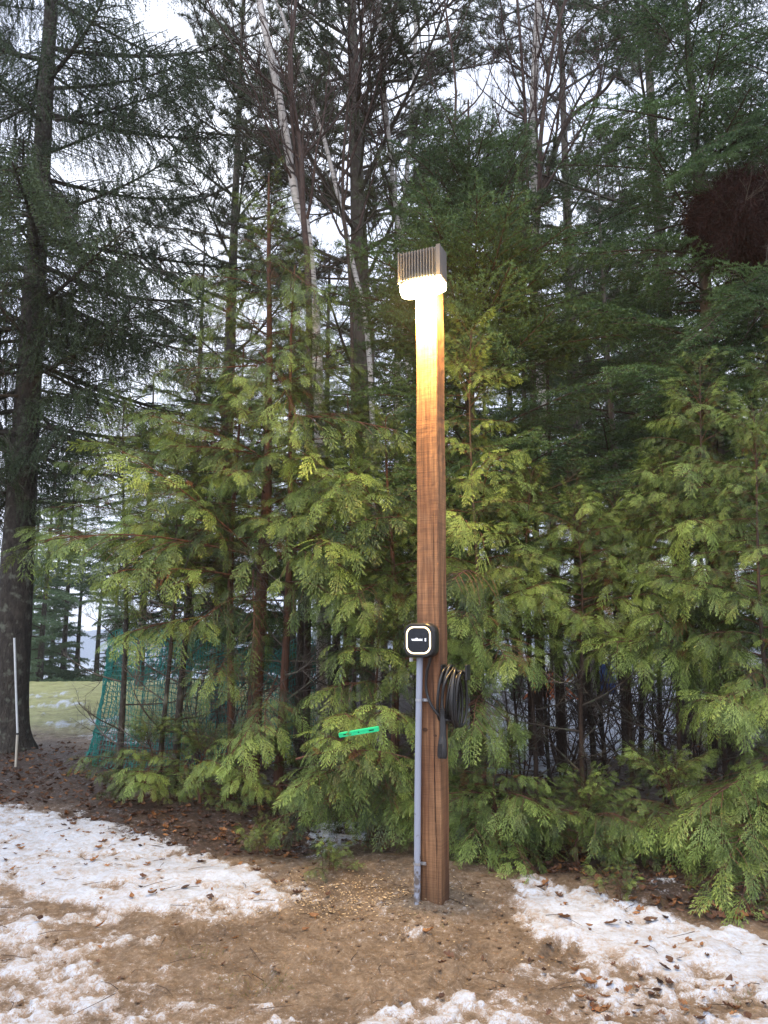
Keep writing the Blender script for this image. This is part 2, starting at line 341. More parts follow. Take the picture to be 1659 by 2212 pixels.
def masks(x, y):
    px, py = topx(x, np.maximum(y, .6), 0 * x)
    n1 = fbm(x, y, 1.6, 5, .6); n2 = fbm(x + 9, y + 3, 6, 4, .6); n3 = fbm(x - 9, y + 31, 20, 3, .6)
    n = n1 * .34 + n2 * .36 + n3 * .30
    s = np.zeros_like(x)
    def blob(cx, cy, rx, ry, val, rot=0, soft=.45):
        nonlocal s
        e = np.sqrt(ell(px, py, cx, cy, rx, ry, rot)); s = np.maximum(s, val * (1 - sstep(1 - soft, 1 + soft, e)))
    blob(200, 1880, 430, 92, 1.0, 9, .3); blob(480, 1955, 230, 45, .9, 2)
    blob(60, 1800, 260, 55, .9, 10)
    blob(-300, 1900, 350, 120, 1.0)
    blob(110, 2060, 300, 110, .54, 0, .5); blob(30, 2170, 330, 110, .52); blob(520, 2160, 420, 110, .42)
    blob(1330, 2010, 280, 62, 1.0, 10, .4); blob(1560, 2070, 330, 62, .98, 6, .3); blob(1180, 1945, 90, 38, .85, 25)
    blob(1350, 2120, 310, 60, .74, 4); blob(1050, 2190, 350, 55, .50); blob(1450, 2215, 420, 60, .52); blob(1900, 2100, 400, 90, 1)
    blob(1450, 1940, 70, 25, .62, 20)
    blob(720, 1800, 80, 40, .75, -20); blob(760, 1850, 40, 16, .6)
    # beyond the hedge
    blob(1250, 1580, 230, 65, 1.35, -3, .4); blob(1450, 1505, 260, 30, .8); blob(1160, 1660, 130, 30, .6)
    blob(620, 1640, 60, 30, .5)
    blob(130, 1524, 60, 8, .8, -3); blob(190, 1563, 110, 9, .8, -4); blob(260, 1590, 90, 18, .62); blob(110, 1505, 60, 5, .6, -3)
    far = sstep(8, 14, y) * np.where(py < 1600, 1, 0) * (px > 1000) * .55
    s = np.maximum(s, far)
    out = (py > 2230) | (y < .7)
    s = np.where(out, .48, s)
    cut = 1 - sstep(.8, 1.15, np.sqrt(ell(px, py, 780, 2060, 330, 130, -3)))     # bare mud at the foot of the post
    cut2 = 1 - sstep(.7, 1.2, np.sqrt(ell(px, py, 960, 2000, 150, 100)))
    s = s * (1 - .8 * cut) * (1 - .9 * cut2)
    # melt holes
    s = s - .75 * (1 - sstep(.5, 1.3, np.sqrt(ell(px, py, 300, 1985, 38, 20)))) - .5 * (1 - sstep(.5, 1.3, np.sqrt(ell(px, py, 130, 1965, 90, 12))))
    s = s - .5 * (1 - sstep(.5, 1.2, np.sqrt(ell(px, py, 1180, 2040, 80, 18))))
    cov = sstep(.22, 1.02, s * .89 + (n - .5) * 2.7)
    lit = np.zeros_like(x)
    def lb(cx, cy, rx, ry, v=1, rot=0):
        nonlocal lit
        lit = np.maximum(lit, v * (1 - sstep(.7, 1.2, np.sqrt(ell(px, py, cx, cy, rx, ry, rot)))))
    lb(80, 1680, 230, 75); lb(420, 1790, 330, 60, 1, 6); lb(740, 1740, 330, 60); lb(1300, 1850, 400, 70, 1, 6); lb(1650, 1930, 330, 70)
    lit = np.maximum(lit, sstep(1760, 1640, py) * (px > 200) * 1.0)
    lit = np.clip(lit, 0, 1)
    gr = sstep(12.0, 14.5, y + (n - .5) * 3) * (px < 700) * 1.0
    lit = lit * (1 - gr)
    return cov, lit, gr, n
def make_ground():
    rr = np.concatenate([np.linspace(.4, 2.6, 30)[:-1], np.geomspace(2.6, 14, 430)[:-1], np.geomspace(14, 420, 110)])
    aa = np.concatenate([np.radians(np.linspace(-34, 34, 470)), np.radians(np.linspace(34, 326, 60))[1:-1]])
    A, Rr = np.meshgrid(aa, rr)
    X = Rr * np.sin(A); Y = Rr * np.cos(A)
    Z = zground(X, Y)
    cov, lit, gr, n = masks(X, Y)
    cz_ = sstep(.3, .7, cov); Z = Z + cz_ * (.022 + .02 * (fbm(X, Y, 9, 3) - .5)) + (1 - cz_) * (fbm(X, Y, 28, 3) - .5) * .022 + lit * .01
    na = len(aa); nr = len(rr)
    i = np.arange(nr - 1)[:, None] * na; j = np.arange(na)[None]; j2 = (j + 1) % na
    F = np.stack([i + j, i + na + j, i + na + j2, i + j2], -1).reshape(-1, 4)
    mb = MB(); mb.add(np.stack([X, Y, Z], -1).reshape(-1, 3), F[:, ::-1] if False else F, 0, .5)
    # centre cap
    mb.add(np.vstack([np.stack([X[0], Y[0], Z[0]], -1), [[0, 0, 0]]]), np.stack([np.arange(na), (np.arange(na) + 1) % na, np.full(na, na)], -1), 0, .5)
    m, t, b = newmat('ground_mud_snow_grass')
    tcn = t.nodes.new('ShaderNodeTexCoord')
    def noise(s, d=6, r=.6, stretch=None):
        n_ = t.nodes.new('ShaderNodeTexNoise'); n_.inputs['Scale'].default_value = s; n_.inputs['Detail'].default_value = d; n_.inputs['Roughness'].default_value = r
        t.links.new(tcn.outputs['Object'], n_.inputs['Vector']); return n_.outputs['Fac']
    def attr(nm):
        a = t.nodes.new('ShaderNodeAttribute'); a.attribute_name = nm; return a.outputs['Fac']
    def ramp(f, *st):
        r_ = t.nodes.new('ShaderNodeValToRGB'); e = r_.color_ramp.elements
        e[0].position, e[0].color = st[0][0], (*st[0][1], 1); e[1].position, e[1].color = st[-1][0], (*st[-1][1], 1)
        for p, c in st[1:-1]: k = e.new(p); k.color = (*c, 1)
        t.links.new(f, r_.inputs['Fac']); return r_.outputs[0]
    def mix(f, a, c):
        x = t.nodes.new('ShaderNodeMixRGB'); t.links.new(f, x.inputs[0]) if not isinstance(f, float) else setattr(x.inputs[0], 'default_value', f)
        t.links.new(a, x.inputs[1]); t.links.new(c, x.inputs[2]); return x.outputs[0]
    def math_(op, a, b_, c=None):
        x = t.nodes.new('ShaderNodeMath'); x.operation = op
        for q, v in enumerate((a, b_, c)):
            if v is None: continue
            if isinstance(v, (int, float)): x.inputs[q].default_value = v
            else: t.links.new(v, x.inputs[q])
        return x.outputs[0]
    n12 = noise(11, 6, .7); nf = noise(38, 7, .7); nm_ = noise(6, 6, .65); nl = noise(1.7, 4); nff = noise(140, 4, .7)
    mud = ramp(math_('MULTIPLY_ADD', nf, .6, math_('MULTIPLY', nm_, .4)), (.34, (.065, .042, .025)), (.5, (.185, .130, .082)), (.66, (.32, .24, .165)))
    spk = ramp(nff, (.60, (0, 0, 0)), (.68, (1, 1, 1)))
    chip = t.nodes.new('ShaderNodeRGB'); chip.outputs[0].default_value = (.42, .31, .2, 1)
    mud = mix(math_('MULTIPLY', spk, .30), mud, chip.outputs[0])
    wet = ramp(math_('MULTIPLY_ADD', nl, .6, math_('MULTIPLY', n12, .4)), (.36, (.55, .52, .50)), (.54, (1, 1, 1)))
    wm = t.nodes.new('ShaderNodeMixRGB'); wm.blend_type = 'MULTIPLY'; wm.inputs[0].default_value = 1; t.links.new(mud, wm.inputs[1]); t.links.new(wet, wm.inputs[2]); mud = wm.outputs[0]
    frost = t.nodes.new('ShaderNodeRGB'); frost.outputs[0].default_value = (.46, .39, .34, 1)
    fr = ramp(math_('MULTIPLY_ADD', attr('snow'), .55, math_('MULTIPLY', nff, .55)), (.30, (0, 0, 0)), (.62, (.85, .85, .85)))
    mud = mix(fr, mud, frost.outputs[0])
    litc = ramp(nf, (.35, (.016, .011, .008)), (.55, (.060, .036, .024)), (.7, (.13, .075, .048)))
    base = mix(attr('litter'), mud, litc)
    gcol = ramp(math_('MULTIPLY_ADD', nl, .5, math_('MULTIPLY', nm_, .5)), (.35, (.16, .15, .05)), (.52, (.30, .31, .10)), (.66, (.44, .40, .20)))
    base = mix(attr('grass'), base, gcol)
    e = math_('MULTIPLY_ADD', math_('SUBTRACT', nff, .5), 1.9, math_('MULTIPLY_ADD', math_('SUBTRACT', n12, .5), 1.1, math_('MULTIPLY_ADD', math_('SUBTRACT', nf, .5), 2.4, attr('snow'))))
    sf = ramp(e, (.30, (0, 0, 0)), (.82, (1, 1, 1)))
    scol = ramp(math_('MULTIPLY_ADD', nm_, .5, math_('MULTIPLY', nf, .5)), (.38, (.42, .40, .40)), (.5, (.51, .56, .65)), (.62, (.58, .66, .79)))
    col = mix(sf, base, scol)
    t.links.new(col, b.inputs['Base Color'])
    rg = t.nodes.new('ShaderNodeMapRange'); t.links.new(sf, rg.inputs['Value']); rg.inputs['To Min'].default_value = .62; rg.inputs['To Max'].default_value = .5
    t.links.new(rg.outputs[0], b.inputs['Roughness'])
    hgt = math_('MULTIPLY_ADD', nff, .4, nf)
    bp = t.nodes.new('ShaderNodeBump'); bp.inputs['Strength'].default_value = .8; bp.inputs['Distance'].default_value = .02
    t.links.new(hgt, bp.inputs['Height']); t.links.new(bp.outputs[0], b.inputs['Normal'])
    o = mb.build('ground', m)
    me = o.data
    for nm, arr in (('snow', cov), ('litter', lit), ('grass', gr)):
        a = me.attributes.new(nm, 'FLOAT', 'POINT')
        a.data.foreach_set('value', np.concatenate([arr.ravel(), arr[0], [arr[0].mean()]]).astype(np.float32))
    if me.polygons[1000].normal.z < 0: me.flip_normals()
    tag(o, kind='structure')
    return o
ground = make_ground()
def gz(x, y): return float(zground(np.array([x]), np.array([y]))[0])
# lake and hills seen through the gap on the left
mb = MB(); mb.add([[-380, 60, -6.9], [60, 60, -6.9], [60, 400, -6.9], [-380, 400, -6.9]], [[0, 1, 2, 3]])
lake = mb.build('lake', flat('lake_water', (.25, .30, .36), .25)); tag(lake, kind='structure')
mb = MB()
xs = np.linspace(-330, 200, 90); ys = np.linspace(330, 400, 8)
Xh, Yh = np.meshgrid(xs, ys); Zh = -7.5 + 17 * np.sin(np.linspace(0, math.pi * .55, 8))[:, None] * (.45 + .6 * fbm(Xh / 60, 0 * Xh + 3, 1, 3))
ii = np.arange(7)[:, None] * 90; jj = np.arange(89)[None]
mb.add(np.stack([Xh, Yh, Zh], -1).reshape(-1, 3), np.stack([ii + jj, ii + jj + 1, ii + 91 + jj, ii + 90 + jj], -1).reshape(-1, 4))
hills = mb.build('hills', flat('haze_tinted_hill', (.20, .24, .30), .9)); tag(hills, kind='structure')  # distance haze painted into the hill colour

# ------------------------------------------------------------------ branch kits (each ~1 m long along +X, up +Z)
def rotz(a): c, s = math.cos(a), math.sin(a); return np.array([[c, -s, 0], [s, c, 0], [0, 0, 1.]])
def roty(a): c, s = math.cos(a), math.sin(a); return np.array([[c, 0, s], [0, 1, 0], [-s, 0, c.real if False else c]])
def rotx(a): c, s = math.cos(a), math.sin(a); return np.array([[1, 0, 0], [0, c, -s], [0, s, c]])
rnd = random.random
def u(a, b): return a + (b - a) * rnd()
def fingers(B, D, Nn, L, W):
    """flat pointed quads: base, widest at 45 %, tip"""
    D = nrm(D); S = nrm(np.cross(Nn, D)); L = L[:, None]; W = W[:, None]
    v = np.stack([B - S * W * .35, B + D * L * .5 + S * W * .5, B + D * L, B + D * L * .5 - S * W * .5], 1)
    return v.reshape(-1, 3), np.arange(len(B) * 4).reshape(-1, 4)
def make_spray(L=.30):
    B, D, Ln, W, T = [], [], [], [], []
    n = 13; cv = u(-.5, .5); asym = u(.75, 1.25)
    for i in range(n):
        t = .05 + .90 * i / n; sd_ = 1 if i % 2 else -1
        a = sd_ * R(u(28, 44)) + cv * t; ls = L * .46 * (1 - t) ** .62 * min(1, .5 + t * 2.4) * u(.75, 1.15) * (asym if sd_ > 0 else 1 / asym)
        b0 = np.array([t * L, cv * L * t * t * .4, 0]); d = np.array([math.cos(a), math.sin(a), 0])
        m = max(2, int(ls / .0135))
        B.append(b0); D.append(d); Ln.append(ls); W.append(.0045); T.append(.2)
        for j in range(m):
            s = (j + .6) / m * ls; a2 = a + (1 if j % 2 else -1) * R(u(18, 38))
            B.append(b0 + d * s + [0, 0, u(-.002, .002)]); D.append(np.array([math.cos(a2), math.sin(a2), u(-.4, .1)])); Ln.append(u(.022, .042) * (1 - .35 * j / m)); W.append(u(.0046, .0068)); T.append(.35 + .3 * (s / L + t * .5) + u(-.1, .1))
        B.append(b0 + d * ls * .8); D.append(d); Ln.append(.042); W.append(.0055); T.append(.8)
    for k in range(4):
        t = k / 4; B.append(np.array([t * L, cv * L * t * t * .4, 0])); D.append(np.array([1., cv * t * .8, 0])); Ln.append(L * .32); W.append(.005); T.append(.3)
    B, D = np.array(B), np.array(D)
    v, f = fingers(B, D, np.tile([0, 0, 1.], (len(B), 1)), np.array(Ln), np.array(W))
    return v, f, np.repeat(np.clip(np.array(T), 0, 1), 4)
SPR = [make_spray(u(.24, .34)) for _ in range(10)]
def put_spray(mb, p, Rm, s, bend, toff, dead=False):
    v, f, tn = random.choice(SPR); v = v * s
    k = bend / .24 / s; th = v[:, 0] * k
    vb = np.stack([np.sin(th) / k, v[:, 1], -(1 - np.cos(th)) / k + v[:, 2] - .4 * v[:, 1] ** 2 / (.24 * s)], -1)
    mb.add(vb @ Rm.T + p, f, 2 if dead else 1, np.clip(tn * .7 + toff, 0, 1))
def curve(L, rise, droop, wig, n=9, seed=None):
    t = np.linspace(0, 1, n); ph = u(0, 6)
    return np.stack([t * L, wig * L * np.sin(t * 3 + ph) * t, L * (rise * t - droop * t * t) + wig * .4 * L * np.sin(t * 5 + ph) * t], -1)
def pathat(P, t):
    x = t * (len(P) - 1); i = min(int(x), len(P) - 2); f = x - i
    return P[i] * (1 - f) + P[i + 1] * f, nrm(P[i + 1] - P[i])
def basis(d, up=(0, 0, 1.), roll=0):
    x = nrm(np.asarray(d, float)); y = nrm(np.cross(np.asarray(up, float), x)); z = np.cross(x, y)
    m = np.stack([x, y, z], 1)
    return m @ rotx(roll)
def cedar_branch(kind=0, mats=None, sparse=1.0):
    mb = MB(); P = curve(1.0, u(-.02, .12), u(.06, .28), .04)
    tube(mb, P, np.linspace(.0085, .002, len(P)), 5, 0)
    n = int(15 * sparse)
    for i in range(n):
        t = .16 + .82 * i / n + u(-.01, .01); p, d = pathat(P, min(.99, t)); s = 1 if i % 2 else -1
        a = s * R(u(42, 62)) * (1 - .45 * t); L2 = (.36 * (1 - t) ** .6 + .07) * u(.8, 1.1)
        Bm = basis(d, roll=u(-.25, .25)) @ rotz(a)
        q = curve(L2, u(-.15, .2), u(.05, .6), .05, 5) @ Bm.T + p
        tube(mb, q, np.linspace(.0035, .0012, 5), 3, 0)
        m = max(2, int(L2 / .085)); toff = u(-.3, .32) + .34 * (t - .6)  # inner sprays darker: older growth, plus painted shade between boughs
        for j in range(m):
            tt = .25 + .72 * j / m; pp, dd = pathat(q, tt); s2 = 1 if j % 2 else -1
            Bs = basis(dd, roll=u(-.5, .5)) @ rotz(s2 * R(u(20, 55))) @ roty(u(-.2, .4))
            put_spray(mb, pp, Bs, u(.34, .80) * (1.05 - .25 * tt), u(.1, 1.0), toff + u(-.14, .14), rnd() < .10 * (1 - t) - .02)
        pp, dd = pathat(q, .97)
        put_spray(mb, pp, basis(dd, roll=u(-.4, .4)), u(.6, .85), u(.3, 1.1), toff + .05)
    p, d = pathat(P, .98); put_spray(mb, p, basis(d), .9, .5, .2)
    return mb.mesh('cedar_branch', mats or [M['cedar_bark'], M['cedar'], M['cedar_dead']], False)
def needles(mb, P, n, ln, wd, fwd=.6, mat=1, tone=(.2, .8), t0=0.0):
    P = np.asarray(P); t = t0 + (1 - t0) * RNG.random(n) * .999; x = t * (len(P) - 1); i = x.astype(int); f = (x - i)[:, None]
    B = P[i] * (1 - f) + P[i + 1] * f; T = nrm(P[i + 1] - P[i])
    rdir = nrm(RNG.normal(size=(n, 3))); rdir = nrm(rdir - T * np.sum(rdir * T, 1, keepdims=True))
    D = nrm(T * fwd + rdir); S = nrm(np.cross(D, RNG.normal(size=(n, 3)))); L = (ln * RNG.uniform(.7, 1.2, n))[:, None]
    v = np.stack([B - S * wd / 2, B + S * wd / 2, B + D * L], 1).reshape(-1, 3)
    mb.add(v, np.arange(3 * n).reshape(-1, 3), mat, np.repeat(RNG.uniform(*tone, n), 3))
def spruce_branch(droop=True, bare=0.0):
    mb = MB(); P = curve(1.0, u(-.25, -.05), u(-.28, -.1), .03, 10)     # dips then lifts at the tip
    tube(mb, P, np.linspace(.014, .003, len(P)), 5, 0)
    n = 46
    for i in range(n):
        t = .12 + .86 * i / n; p, d = pathat(P, min(.99, t)); s = 1 if i % 2 else -1
        a = s * R(u(45, 75)) * (1 - .4 * t); L2 = (.34 * (1 - t) ** .7 + .06) * u(.6, 1.1)
        q = curve(L2, u(-.2, .1), u(.1, .5), .04, 5) @ (basis(d, roll=u(-.2, .2)) @ rotz(a)).T + p
        tube(mb, q, np.linspace(.004, .0015, 5), 3, 0)
        if rnd() < bare: continue
        needles(mb, q, int(160 * L2 + 12), .012, .0035)
        for j in range(int(4 + L2 * 24)):
            pp, dd = pathat(q, u(.1, .99)); hl = u(.06, .24) if droop else u(.04, .08)
            e = np.array([u(-.25, .25), u(-.25, .25), -1.0 if droop else u(-.5, .2)]); e = nrm(e + dd * .4)
            h = np.array([pp, pp + e * hl * .5 + [0, 0, .004], pp + e * hl + [0, 0, -.01]])
            needles(mb, h, int(120 * hl + 8), .013, .0046, .9)
    needles(mb, P, 60, .012, .0035, t0=.3)
    return mb.mesh('spruce_branch', [M['spruce_bark'], M['spruce']], False)
def fir_branch(mat, nl=.021, nw=.0056, dens=1.25):
    mb = MB(); P = curve(1.0, u(.0, .15), u(.0, .2), .03, 8)
    tube(mb, P, np.linspace(.010, .003, len(P)), 5, 0); needles(mb, P, int(90 * dens), nl, nw, t0=.15)
    n = 20
    for i in range(n):
        t = .12 + .86 * i / n; p, d = pathat(P, min(.99, t)); s = 1 if i % 2 else -1
        a = s * R(u(48, 62)) * (1 - .25 * t); L2 = (.45 * (1 - t) ** .8 + .07) * u(.8, 1.1)
        q = curve(L2, u(-.05, .1), u(0, .3), .02, 5) @ (basis(d, roll=u(-.15, .15)) @ rotz(a)).T + p
        tube(mb, q, np.linspace(.0035, .0015, 5), 3, 0); tn = (u(.0, .4), u(.5, 1))
        needles(mb, q, int(230 * L2 * dens), nl, nw, tone=tn)
        m = int(L2 / .055)
        for j in range(m):
            tt = .2 + .75 * j / max(1, m); pp, dd = pathat(q, tt); s2 = 1 if j % 2 else -1; L3 = (.16 * (1 - tt) + .04) * u(.8, 1.2)
            h = curve(L3, u(-.1, .1), u(0, .4), .02, 3) @ (basis(dd) @ rotz(s2 * R(u(40, 58)))).T + pp
            needles(mb, h, int(240 * L3 * dens) + 3, nl, nw, tone=tn)
    return mb.mesh('fir_branch', [M['twig'], mat], False)
def pine_branch():
    mb = MB(); P = curve(1.0, u(-.05, .15), u(-.15, .1), .05, 9)
    tube(mb, P, np.linspace(.012, .003, len(P)), 5, 0)
    n = 24
    for i in range(n):
        t = .2 + .73 * i / n; p, d = pathat(P, min(.99, t)); s = 1 if i % 2 else -1
        a = s * R(u(30, 65)); L2 = (.32 * (1 - t) ** .6 + .06) * u(.6, 1.1)
        q = curve(L2, u(-.05, .35), u(-.2, .2), .06, 5) @ (basis(d, roll=u(-.3, .3)) @ rotz(a)).T + p
        tube(mb, q, np.linspace(.004, .002, 5), 3, 0)
        for j in range(int(4 + L2 * 26)):
            pp, dd = pathat(q, u(.3, .99)); e = nrm(dd + np.array([u(-.6, .6), u(-.6, .6), u(-.1, .7)])); l3 = u(.03, .07)
            h = np.array([pp, pp + e * l3]); tube(mb, h, [.002, .0015], 3, 0)
            n3 = 16; B = np.tile(pp + e * l3, (n3, 1)); D = nrm(nrm(RNG.normal(size=(n3, 3))) + e * .9)
            L = RNG.uniform(.035, .055, n3)[:, None]; S = nrm(np.cross(D, RNG.normal(size=(n3, 3)))) * .0019
            mb.add(np.stack([B - S, B + S, B + D * L], 1).reshape(-1, 3), np.arange(3 * n3).reshape(-1, 3), 1, u(.1, .9))
    return mb.mesh('pine_branch', [M['pine_bark'], M['pine']], False)
def bare_branch(mat, forks=3, r0=.011, up=.25, n1=11, spread=(25, 50)):
    mb = MB()
    def grow(p, d, L, r, lev):
        k = 6 if lev < 2 else 4; P = [p]; dd = d
        for _ in range(k):
            dd = nrm(dd + np.array([u(-.16, .16), u(-.16, .16), u(-.10, .16) + up * .12])); P.append(P[-1] + dd * L / k)
        P = np.array(P); tube(mb, P, np.linspace(r, r * .35, len(P)), 5 if lev == 0 else 3, 0)
        if lev >= forks: return
        for i in range([n1, 6, 4][min(lev, 2)]):
            t = u(.15, .98); q, e = pathat(P, t)
            a = R(u(*spread)); ax = nrm(np.cross(e, nrm(RNG.normal(size=3)))); 
            nd = e * math.cos(a) + ax * math.sin(a)
            grow(q, nd, L * u(.3, .55) * (1.15 - .5 * t), r * .5 * (1.1 - .5 * t), lev + 1)
    grow(np.zeros(3), np.array([1., 0, .05]), 1.0, r0, 0)
    return mb.mesh('bare_branch', [mat], True)
KIT = {
    'cedar': [cedar_branch() for _ in range(10)],
    'cedar_dead': [cedar_branch(mats=[M['cedar_bark'], M['cedar_dead'], M['cedar_dead']], sparse=.6) for _ in range(1)],
    'spruce': [spruce_branch() for _ in range(6)],
    'spruce_bare': [spruce_branch(bare=.75) for _ in range(3)],
    'fir': [fir_branch(M['fir']) for _ in range(6)],
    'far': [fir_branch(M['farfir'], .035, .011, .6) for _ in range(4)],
    'pine': [pine_branch() for _ in range(7)],
    'bare': [bare_branch(M['twig']) for _ in range(6)],
    'birchb': [bare_branch(M['redtwig'], up=.6, n1=8, spread=(20, 40)) for _ in range(5)],
    'deadlimb': [bare_branch(M['pine_bark'], forks=2, r0=.013, n1=8, up=.0, spread=(30, 65)) for _ in range(5)],
    'shrub': [bare_branch(M['redtwig'], forks=2, r0=.009, up=.4, n1=10, spread=(20, 50)) for _ in range(4)],
}
VOIDS = [(1585, 480, 95, 90, 7.75), (1290, 1590, 235, 115, 12.5), (1200, 1560, 150, 90, 12.5), (470, 1490, 290, 120, 9.2), (760, 1520, 110, 110, 9.2), (150, 1400, 75, 190, 25), (220, 1500, 60, 90, 25), (192, 1385, 34, 75, 60), (1205, 300, 40, 70, 30)]
def place_branch(tree, kind, p, az, pitch, L, roll=None, name='branch', thick=None):
    if kind in ('cedar', 'fir', 'pine', 'spruce', 'far') and L > .45:
        for fr, dz in ((.4, .0), (.75, -.05), (1.0, -.12)):
            q = np.array(tree.location) + np.array(p) + L * fr * np.array([math.cos(pitch) * math.cos(az), math.cos(pitch) * math.sin(az), math.sin(pitch)]) + [0, 0, dz * L]
            if q[1] < 1: continue
            qx, qy = topx(q[0], q[1], q[2])
            for (vx, vy, vrx, vry, vY) in VOIDS:
                if q[1] < vY and ell(qx, qy, vx, vy, vrx * 1.1, vry * 1.2) < 1 and rnd() < .96: return None
    me = random.choice(KIT[kind]); o = bpy.data.objects.new(name, me); C.objects.link(o); o.parent = tree
    Rm = Matrix.Rotation(az, 4, 'Z') @ Matrix.Rotation(-pitch, 4, 'Y') @ Matrix.Rotation(u(-.35, .35) if roll is None else roll, 4, 'X')
    s = Matrix.Diagonal((L, L * u(.85, 1.1), L * u(.85, 1.1), 1))
    o.matrix_local = Matrix.Translation(Vector(p)) @ Rm @ s
    return o
def trunk_path(h, lean=(0, 0), wob=.03, n=14, bend=0):
    t = np.linspace(0, 1, n); a, b = u(0, 6), u(0, 6)
    return np.stack([lean[0] * t + bend * t * t + wob * np.sin(t * 5 + a) * t, lean[1] * t + wob * np.sin(t * 4 + b) * t, h * t], -1)
def make_tree(name, label, px, Y, h, r, mat, crown, lean=(0, 0), flare=.0, group=None, X=None, cat='tree', sides=12, wob=.03, bend=0, tip=.12):
    x = gx(px, Y) if X is None else X
    t0 = empty(name, (x, Y, gz(x, Y) - .03)); tag(t0, label, cat, group)
    P = trunk_path(h, lean, wob, bend=bend)
    if flare:
        extra = np.array([[0, 0, z] for z in (0, .08, .2, .4, .7)]); P = np.vstack([extra, P[P[:, 2] > 1.0]])
    rad = r * (1 - (1 - tip) * np.clip(P[:, 2] / h, 0, 1) ** .9) + flare * np.exp(-P[:, 2] / .22)
    mb = MB(); tube(mb, P, rad, sides, 0, wob=.12)
    tr = mb.build('trunk', mat, t0)
    for c in crown:
        kind, n, z0, z1, L0, L1 = c[:6]; opt = c[6] if len(c) > 6 else {}
        pit = opt.get('pitch', (5, 25)); azr = opt.get('az', None); keep = opt.get('keep')
        for i in range(n):
            f = (i + rnd()) / n; z = z0 + (z1 - z0) * f
            k = z / h; pos, _ = pathat(P, min(.995, max(0.001, np.interp(z, P[:, 2], np.linspace(0, 1, len(P))))))
            az = (i * 2.39996 + u(-.4, .4)) if azr is None else R(u(*azr))
            L = (L0 + (L1 - L0) * f) * u(.75, 1.15)
            if keep and not keep(pos, az, z): continue
            place_branch(t0, kind, pos, az, R(u(*pit)), L, name=opt.get('name', 'branch'))
    return t0
def hero(tree, kind, a, b, roll=0.0, name='branch'):
    """one particular bough from point a to point b"""
    a = Vector(a) - tree.location; b = Vector(b) - tree.location; d = b - a; L = d.length
    x = d.normalized(); z = Vector((0, 0, 1)); y = z.cross(x).normalized(); z = x.cross(y)
    Rm = Matrix((x, y, z)).transposed().to_4x4() @ Matrix.Rotation(roll, 4, 'X')
    o = bpy.data.objects.new(name, random.choice(KIT[kind])); C.objects.link(o); o.parent = tree
    w_ = max(L * .8, min(1.0, L * 1.3))
    o.matrix_local = Matrix.Translation(a) @ Rm @ Matrix.Diagonal((L, w_, w_, 1))

# ------------------------------------------------------------------ post, lamp, charger, conduit
TH = R(24.5)
nF = Vector((-math.sin(TH), -math.cos(TH), 0)); nS = Vector((math.cos(TH), -math.sin(TH), 0))     # front and right-hand faces
post = empty('wooden_post', (PX, PY, gz(PX, PY)), -TH)      # local -Y = front face, local +X = right face
tag(post, 'tall square brown timber post standing in the bare mud, carrying a lamp and a charger', 'post')
PW = .138; GZ0 = gz(PX, PY); PTOP = 3.90 - GZ0
mb = MB()
nz = 120; zz = np.linspace(-.3, PTOP, nz); b = .004; hw = PW / 2
ring = []
for (sx_, sy_) in ((-1, -1), (1, -1), (1, 1), (-1, 1)):
    pass
base = [(-hw + b, -hw), (-hw * .33, -hw), (hw * .33, -hw), (hw * .52, -hw), (hw - b, -hw), (hw, -hw + b), (hw, -hw * .3), (hw, hw * .3), (hw, hw - b), (hw - b, hw), (0, hw), (-hw + b, hw), (-hw, hw - b), (-hw, 0), (-hw, -hw + b)]
V = []
for k, z in enumerate(zz):
    for (x, y) in base:
        wv = .0012 * math.sin(z * 7 + x * 60) + .0016 * (rnd() - .5)
        V.append([x * (1 + wv / hw) + .012 * (z / PTOP), y * (1 + wv / hw), z])
nb = len(base)
F = [[k * nb + j, k * nb + (j + 1) % nb, (k + 1) * nb + (j + 1) % nb, (k + 1) * nb + j] for k in range(nz - 1) for j in range(nb)]
mb.add(V, F); mb.add(V[-nb:], [list(range(nb))])
mb.build('timber', M['wood'], post, smooth=False)
# drying crack down the front face, a thin dark groove strip standing in the wood
mb = MB(); crack = flat('dark_crack', (.018, .008, .004), .9)
for (x0, z0, z1, wd) in ((.040, .02, 1.15, .0050), (.036, 1.62, 2.3, .0034), (-.045, .0, .55, .003), (.03, .9, 1.4, .003), (-.02, 2.2, 2.75, .0012), (-.028, .05, .35, .0016)):
    zs = np.arange(z0, z1, .02); xs_ = x0 + np.cumsum(RNG.normal(0, .0008, len(zs))); ws = wd * np.sin(np.linspace(.15, math.pi - .15, len(zs))) * RNG.uniform(.6, 1.2, len(zs))
    lean_ = .012 * zs / PTOP
    v = np.concatenate([np.stack([xs_ + lean_ - ws / 2, 0 * zs - hw - .0022, zs], -1), np.stack([xs_ + lean_ + ws / 2, 0 * zs - hw - .0022, zs], -1)])
    n_ = len(zs); mb.add(v, [[i, n_ + i, n_ + i + 1, i + 1] for i in range(n_ - 1)])
mb.build('crack', crack, post, smooth=False)
mb = MB()
for (x0, z0, rr) in ((-.018, .93, .011), (.044, .90, .007)):
    aa = np.linspace(0, 2 * math.pi, 13)[:-1]
    for q, (ra, zoff) in enumerate(((rr, .0024),)):
        v = [[x0 + ra * 1.5 * math.cos(a), -hw - zoff, z0 + ra * math.sin(a)] for a in aa]; mb.add(v, [list(range(12))])
mb.build('knot', flat('dark_knot', (.07, .03, .014), .8), post, smooth=False)

